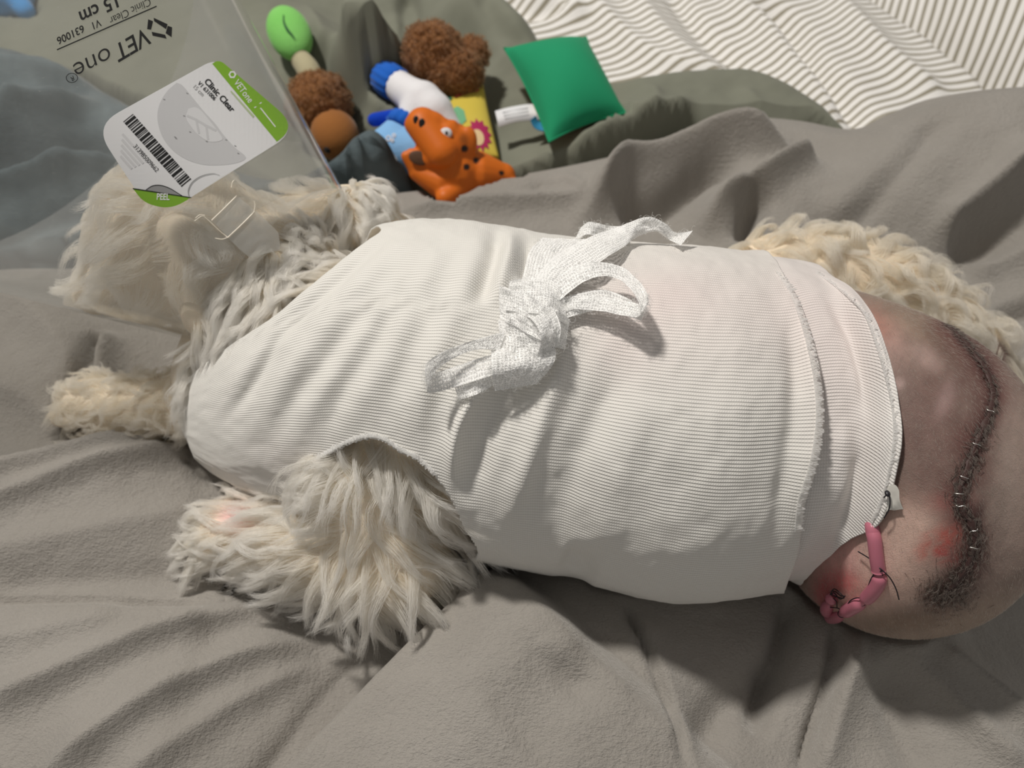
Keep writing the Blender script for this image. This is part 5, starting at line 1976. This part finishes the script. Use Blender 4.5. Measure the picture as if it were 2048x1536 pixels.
def toy_giraffe():
    root = thing('rubber_animal_toy', P(930, 360, 0), 'orange rubber animal toy with black spots and an open mouth', 'dog toy')
    z = .040
    sn0, sn1 = P(846, 250, z + .026), P(884, 305, z + .012)
    parts = [capsule(sn0, sn1, .0150, .0145, 20, 5), ellipsoid(P(852, 250, z + .026), (.019, .012, .013)),
             ellipsoid(P(905, 295, z + .006), (.020, .020, .022)), ellipsoid(P(893, 268, z + .020), (.013, .013, .012)),
             capsule(P(885, 248, z + .028), P(890, 262, z + .022), .0060, .006, 14, 4), capsule(P(905, 252, z + .026), P(908, 265, z + .02), .0055, .006, 14, 4),
             # neck, body and leg
             capsule(P(905, 300, z), P(905, 345, .026), .022, .026, 20, 5), capsule(P(905, 340, .026), P(960, 350, .020), .025, .020, 20, 5), capsule(P(960, 348, .022), P(1005, 352, .018), .020, .012, 18, 5), capsule(P(1000, 352, .018), P(1030, 372, .014), .010, .006, 14, 4),
             capsule(P(940, 360, .022), P(890, 395, .022), .0105, .0085, 16, 4),
             # ear
             ellipsoid(P(932, 290, z + .012), (.010, .006, .016), frame([0.2, 0.5, 1.0]))]
    # lower jaw: a scoop
    j0, j1 = P(822, 318, z + .004), P(880, 340, z - .008)
    parts += [capsule(j0, j1, .0060, .016, 18, 5), capsule(P(812, 312, z + .008), P(835, 345, z - .006), .0045, .007, 14, 4), capsule(P(835, 345, z - .006), P(880, 365, z - .014), .008, .014, 14, 4), capsule(P(822, 305, z + .010), P(862, 322, z + .006), .004, .006, 14, 4)]
    v, f = fuse(parts, .0015, 4)
    m = mat('orange_rubber', (0.7, 0.16, 0.01), 0.5)
    k = NT(m); k.to('Base Color', k.attr('tint').outputs['Color']); k.to('Subsurface Weight', 0.1); k.to('Subsurface Radius', (.004, .001, .0005)); k.to('Specular IOR Level', 0.3)
    b = mesh('body', v, f, m, parent=root, col=giraffe_tint(v))
    tr = bvh(v, f)
    for x, y, r in ((844, 247, .0028), (832, 240, .0024)):
        p = on(tr, x, y, .0); d = -ray(x, y); fr = frame(d)
        vv, ff = ellipsoid(p, (r, r * 1.5, .0010), fr); mesh('nostril', vv, ff, M_BLACK, parent=root)
    p = on(tr, 892, 266, 0); fr = frame(-ray(892, 266))
    vv, ff = ellipsoid(p, (.0052, .0044, .0018), fr); e = mesh('eye', vv, ff, M_WHITEPL, parent=root)
    p = on(tr, 893, 266, .0012)
    vv, ff = ellipsoid(p, (.0016, .0020, .0012), fr); mesh('pupil', vv, ff, M_BLACK, parent=e)
    p0, p1 = on(tr, 832, 318, -.001), on(tr, 848, 325, -.001)
    vv, ff = ellipsoid(on(tr, 838, 316, .0002), (.009, .006, .0014), frame(-ray(838, 316), [1, .1, -.4])); mesh('mouth', vv, ff, mat('brown_mouth', (0.10, 0.045, 0.02), 0.7), parent=root)


def toy_cushion():
    root = thing('cushion_toy', P(1140, 250, .02), 'emerald green square cushion toy with a white care tag', 'dog toy')
    c4 = [P(1008, 96, .060), P(1172, 74, .060), P(1252, 226, .040), P(1098, 284, .034)]
    top, nr, v, f = cushion(c4, .030, 30, .55, .075)
    n = 30
    half = [q for q in f if max(q) < n * n]
    rest = [q for q in f if max(q) >= n * n]
    o = mesh('cover', v[:n * n], half, M_EMERALD, parent=root)
    vv = v.copy()
    mesh('underside', vv, rest, M_YELLOW, parent=root)
    # piping seam
    rim = [top[i, 0] for i in range(n)] + [top[-1, j] for j in range(1, n)] + [top[i, -1] for i in range(n - 2, -1, -1)] + [top[0, j] for j in range(n - 2, -1, -1)]
    t, ff = tube(np.array(rim), .0009, 8)
    mesh('seam', t, ff, M_EMERALD, parent=root)
    # tag and ribbon loop
    A = np.array([P(990, 222, .038), P(1020, 214, .040), P(1060, 208, .040), P(1085, 212, .040)])
    B = np.array([P(998, 254, .030), P(1030, 244, .032), P(1065, 240, .032), P(1090, 238, .034)])
    a, b = spline(A, 14), spline(B, 14)
    V = np.concatenate([a, b, a + np.array([0, .0003, -.0008]), b + np.array([0, .0003, -.0008])])
    i = np.arange(13)
    F = np.concatenate([np.stack([i, i + 1, i + 15, i + 14], -1), np.stack([i + 28, i + 42, i + 43, i + 29], -1), np.stack([i, i + 28, i + 29, i + 1], -1), np.stack([i + 14, i + 15, i + 43, i + 42], -1)])
    tag = mesh('care_tag', V, F, M_TAG, parent=root, shade=False)
    for k in range(3):
        q0 = a[2] * (.75 - k * .2) + b[2] * (.25 + k * .2); q1 = a[8] * (.75 - k * .2) + b[8] * (.25 + k * .2)
        t, ff = tube(np.array([q0, (q0 + q1) / 2, q1]) + np.array([0, -.0001, .0003]), .00035, 6)
        mesh('tag_print', t, ff, M_TAGINK, parent=tag)
    r = spline([P(1066, 236, .036), P(1074, 250, .030), P(1090, 254, .028), P(1098, 244, .034)], 14)
    t, ff = tube(r, np.stack([np.full(14, .0050), np.full(14, .0008)], -1), 12)
    mesh('ribbon', t, ff, M_SKYRIB, parent=root)


M_SKYRIB = mat('light_blue_ribbon', (0.05, 0.33, 0.62), 0.5)


def toy_blue():
    c = P(-6, -14, .040)
    root = thing('blue_plush_toy', P(-6, -10, 0.02), 'bright blue plush toy seen through the cone at the top corner', 'dog toy')
    v, f = fuse([ellipsoid(c, (.040, .030, .030)), ellipsoid(c + np.array([-.05, .01, .005]), (.034, .03, .03)), capsule(c + np.array([.02, -.01, .0]), c + np.array([.035, -.02, -.01]), .013, .011)], .003, 5)
    mesh('body', v, f, plush_mat('bright_blue_plush', (0.05, 0.30, 0.72), (0.07, 0.36, 0.8), 600, .5, .3), parent=root)
    v, f = ellipsoid(c + np.array([-.05, -.018, .022]), (.008, .006, .006)); mesh('eye', v, f, M_BLACK, parent=root)


toy_acorn(); toy_spray(); toy_bear(); toy_giraffe(); toy_cushion(); toy_blue()
# ================================================================== incision, staples, drain and sutures on the shaved rump
M_STEEL = mat('steel_staple', (0.75, 0.73, 0.70), 0.25, Metallic=1.0)
M_DRAIN = mat('pink_drain_rubber', (0.52, 0.17, 0.23), 0.28)
M_DRAIN.node_tree.nodes['Principled BSDF'].inputs['Subsurface Weight'].default_value = 0.25
M_DRAIN.node_tree.nodes['Principled BSDF'].inputs['Subsurface Radius'].default_value = (.003, .001, .001)
M_TAB = mat('white_drain_tab', (0.78, 0.76, 0.70), 0.4)


def body_at(px, py, h=0.0):
    return on(BODY_TREE, px, py, h, 0.42)


def build_wound():
    rng = np.random.default_rng(8)
    line = spline(INCISION, 60)
    pts = np.array([body_at(x, y, 0.0002) for x, y in line])
    # raised, puckered scar
    r = 0.0004 + 0.0009 * np.abs(np.sin(np.arange(60) * 1.1)) * (0.6 + rng.random(60) * 0.6)
    r[:4] *= np.linspace(.3, 1, 4); r[-4:] *= np.linspace(1, .3, 4)
    v, f = tube(pts, np.stack([r * 1.6, r * 0.8], -1), 12)
    v = v + rng.normal(0, .00015, v.shape)
    inc = mesh('incision', v, f, mat('dark_scab', (0.060, 0.028, 0.024), 0.6), parent=DOG)
    inc['label'] = 'dark puckered incision closed with staples'
    # staples
    t = np.gradient(pts, axis=0)
    for i in (16, 23, 30, 34, 37, 43, 47):
        d = t[i] / np.linalg.norm(t[i])
        n = -ray(*line[i]); n /= np.linalg.norm(n)
        s = np.cross(d, n); s /= np.linalg.norm(s)
        tw = d * rng.normal(0, .0006)
        w = .0017
        q = [pts[i] - s * w - n * .0008 - tw, pts[i] - s * w + n * .0019 - tw, pts[i] - s * w * .6 + n * .0024, pts[i] + s * w * .6 + n * .0024, pts[i] + s * w + n * .0019 + tw, pts[i] + s * w - n * .0008 + tw]
        v, f = tube(spline(q, 16), .00017, 6)
        mesh('staple', v, f, M_STEEL, parent=inc)
    # matted hair over the incision and dried blood
    k = 3000
    u = rng.random(k) * 59
    i = u.astype(int)
    spread = np.where(u < 20, 5, np.where(u < 46, 11, 16))
    off = rng.normal(0, 1, (k, 2)) * spread[:, None]
    xy = line[i] + off
    extra = np.stack([rng.normal(1896, 26, 700), rng.normal(1186, 17, 700)], -1)
    xy = np.concatenate([xy, extra])
    p, nn = [], []
    for x, y in xy:
        d = Vector(ray(x, y)).normalized()
        h = BODY_TREE.ray_cast(Vector(CAM), d)
        if h[0] is None: continue
        p.append(h[0]); nn.append(h[1])
    p, nn = np.array(p), np.array(nn)
    px, py, _ = proj(p)
    fl = screen_dir(0.6 * noise(px / 25, py / 25, 4) + .2, 1.0 + 0.8 * noise(px / 25, py / 25, 6))
    path = grow(p, nn, fl, np.full(len(p), .0034), 6, 700, .5, .12, .8, .5, 0, .1, rng, .5)
    hair_object('matted_hair', DOG, path, taper(6, .00009), M_DARKHAIR)
    # ---- drain
    root = thing('surgical_drain', body_at(1755, 1110), 'pink rubber drain tube stitched down with black thread below the bandage', 'drain tube')
    main = [(1742, 1038, -.006), (1744, 1052, .0010), (1746, 1066, .0024), (1749, 1080, .0032), (1753, 1115, .0032), (1757, 1142, .0028)]
    p1 = spline(np.array([body_at(x, y, h) for x, y, h in main]), 30)
    v, f = tube(p1, np.full(30, .00315), 20)
    mesh('tube', v, f, M_DRAIN, parent=root)
    coil = [(1757, 1142, .0026), (1758, 1160, .0030), (1748, 1180, .0034), (1735, 1195, .0030), (1720, 1206, .0032), (1703, 1216, .0034), (1687, 1226, .0034), (1670, 1234, .0034), (1658, 1234, .0034), (1653, 1220, .0034), (1660, 1203, .0034), (1668, 1190, .0030)]
    p2 = spline(np.array([body_at(x, y, h) for x, y, h in coil]), 90)
    s = np.linspace(0, 1, 90)
    pinch = np.ones(90)
    for c in (0.02, 0.33, 0.56, 0.76, 0.90):
        pinch -= 0.55 * np.exp(-((s - c) / .028) ** 2)
    r = .0034 * pinch
    r[-6:] *= np.linspace(1, .45, 6)
    v, f = tube(p2, r, 20)
    mesh('looped_tube', v, f, M_DRAIN, parent=root)
    tg = np.gradient(p2, axis=0)
    for c in (2, 30, 50, 68, 81):
        fr = frame(tg[c])
        a = np.linspace(0, 2 * np.pi, 20)
        rr = r[c] + .0002
        q = p2[c] + np.cos(a)[:, None] * fr[:, 0] * rr + np.sin(a)[:, None] * fr[:, 1] * rr + fr[:, 2] * (np.sin(a * .5) * .0012)[:, None]
        v, f = tube(q, .00028, 6)
        mesh('suture', v, f, M_THREAD, parent=root)
    for ln in ([(1716, 1103, .004), (1740, 1118, .005), (1758, 1135, .006), (1766, 1142, .006), (1780, 1156, .005), (1792, 1178, .004), (1798, 1199, .002)],
               [(1766, 1142, .006), (1752, 1145, .006), (1742, 1158, .006), (1736, 1176, .006), (1734, 1196, .0055), (1712, 1196, .006), (1697, 1206, .007), (1692, 1230, .006), (1694, 1233, .005)],
               [(1694, 1233, .006), (1682, 1222, .006), (1674, 1216, .007), (1650, 1216, .006), (1647, 1228, .005), (1656, 1240, .004)],
               [(1664, 1182, .005), (1672, 1184, .006), (1682, 1192, .006), (1690, 1192, .005), (1680, 1198, .006), (1668, 1186, .006), (1662, 1192, .006), (1672, 1202, .006), (1674, 1214, .006)],
               [(1660, 1190, .006), (1668, 1178, .007), (1680, 1186, .007), (1688, 1196, .006), (1676, 1194, .007), (1664, 1190, .006)]):
        q = spline(np.array([body_at(x, y, h) for x, y, h in ln]), 60)
        v, f = tube(q, .00030, 6)
        mesh('suture', v, f, M_THREAD, parent=root)
    # white anchoring tab at the top end
    A = [(1775, 972, .005), (1788, 969, .006), (1797, 980, .006), (1799, 1000, .005), (1806, 1018, .003)]
    B = [(1762, 1045, .003), (1768, 1035, .004), (1772, 1025, .004), (1780, 1020, .004), (1788, 1021, .003)]
    o, _ = ribbon('anchor_tab', root, A, B, 24, 10, .0004, 5, BODY_TREE, M_TAB)
    q = spline(np.array([body_at(x, y, h) for x, y, h in [(1768, 995, .006), (1776, 988, .008), (1780, 1000, .008), (1778, 1018, .007), (1768, 1036, .006)]]), 30)
    v, f = tube(q, .0003, 6)
    mesh('suture', v, f, M_THREAD, parent=root)
    v, f = ellipsoid(body_at(1775, 987, .008), (.0012, .0016, .0009)); mesh('suture', v, f, M_THREAD, parent=root)
    # one long dark hair past the rump
    q = spline(np.array([PD(2004, 757, .41), PD(2016, 775, .405), PD(2023, 795, .405), PD(2026, 818, .41)]), 16)
    hair_object('stray_hair', DOG, q[None], np.full(16, .00022), M_DARKHAIR)
    # nails of the near fore paw
    for x, y, dx, dy in ((470, 1180, -6, 9), (452, 1172, -8, 8)):
        a = P(x, y, .012); b = P(x + dx, y + dy, .004)
        v, f = tube(spline([a, (a + b) / 2 + np.array([0, 0, .001]), b], 8), np.linspace(.0017, .0005, 8), 10)
        mesh('nail', v, f, mat('dark_nail', (0.03, 0.025, 0.02), 0.35), parent=DOG)


build_wound()
# ================================================================== covers give way under whatever lies on them
def world_tris(o):
    dg = bpy.context.evaluated_depsgraph_get()
    out_v, out_f, n = [], [], 0
    for q in [o] + list(o.children_recursive):
        if q.type != 'MESH': continue
        ev = q.evaluated_get(dg)
        me = ev.to_mesh()
        v = np.empty(len(me.vertices) * 3, np.float32); me.vertices.foreach_get('co', v)
        me.calc_loop_triangles()
        t = np.empty(len(me.loop_triangles) * 3, np.int32); me.loop_triangles.foreach_get('vertices', t)
        ev.to_mesh_clear()
        m = np.array(q.matrix_world)
        out_v.append(v.reshape(-1, 3) @ m[:3, :3].T + m[:3, 3]); out_f.append(t.reshape(-1, 3) + n)
        n += len(out_v[-1])
    return np.concatenate(out_v), np.concatenate(out_f)


def settle(cover, items, clear, step, spread=1, blur=0):
    """press a cover down below the underside of the items that lie on it"""
    me = cover.data
    n = len(me.vertices)
    v = np.empty(n * 3, np.float32); me.vertices.foreach_get('co', v)
    v = v.reshape(-1, 3); off = np.array(cover.location)
    for it in items:
        V, F = world_tris(it)
        lo, hi = V.min(0) - step * 2, V.max(0) + step * 2
        w = v + off
        idx = np.nonzero((w[:, 0] > lo[0]) & (w[:, 0] < hi[0]) & (w[:, 1] > lo[1]) & (w[:, 1] < hi[1]))[0]
        if len(idx) == 0:
            continue
        tree = BVHTree.FromPolygons([tuple(q) for q in V], [tuple(int(i) for i in f) for f in F])
        gx, gy = np.round(w[idx, 0] / step).astype(int), np.round(w[idx, 1] / step).astype(int)
        gx -= gx.min(); gy -= gy.min()
        H = np.full((gx.max() + 5, gy.max() + 5), 9.0)
        for k, i in enumerate(idx):
            h = tree.ray_cast(Vector((w[i, 0], w[i, 1], -0.5)), Vector((0, 0, 1)))
            if h[0] is not None:
                H[gx[k] + 2, gy[k] + 2] = h[0][2]
        M = H.copy()
        M1 = None
        for _ in range(spread):
            Q = M.copy()
            for a in (-1, 0, 1):
                for b in (-1, 0, 1):
                    M = np.minimum(M, np.roll(np.roll(Q, a, 0), b, 1))
            M1 = M if _ < 2 else M1
        if blur:
            M = np.minimum(M, 0.12)
            for _ in range(blur):
                M = (M + np.roll(M, 1, 0) + np.roll(M, -1, 0) + np.roll(M, 1, 1) + np.roll(M, -1, 1)) / 5
        M = np.minimum(M, M1)
        lim = M[gx + 2, gy + 2] - clear
        z = w[idx, 2]
        v[idx, 2] = np.minimum(z, lim) - off[2]
    me.vertices.foreach_set('co', v.ravel())
    me.update()


bpy.context.view_layer.update()
TOYS = [o for o in COL.objects if o.parent is None and o.get('category') == 'dog toy']
settle(BLANKET, [DOG, BANDAGE] + TOYS, 0.0016, 0.0023, 2)
settle(THROW, TOYS + [DOG], 0.0012, 0.003)
settle(THROW, [BLANKET], 0.0030, 0.003, 4, 3)
settle(DUVET, TOYS, 0.0012, 0.0035)
settle(DUVET, [BLANKET, THROW], 0.0040, 0.0035, 5, 5)
settle(SHEET, [BLANKET, THROW, DUVET, PILLOW], 0.0012, 0.006)
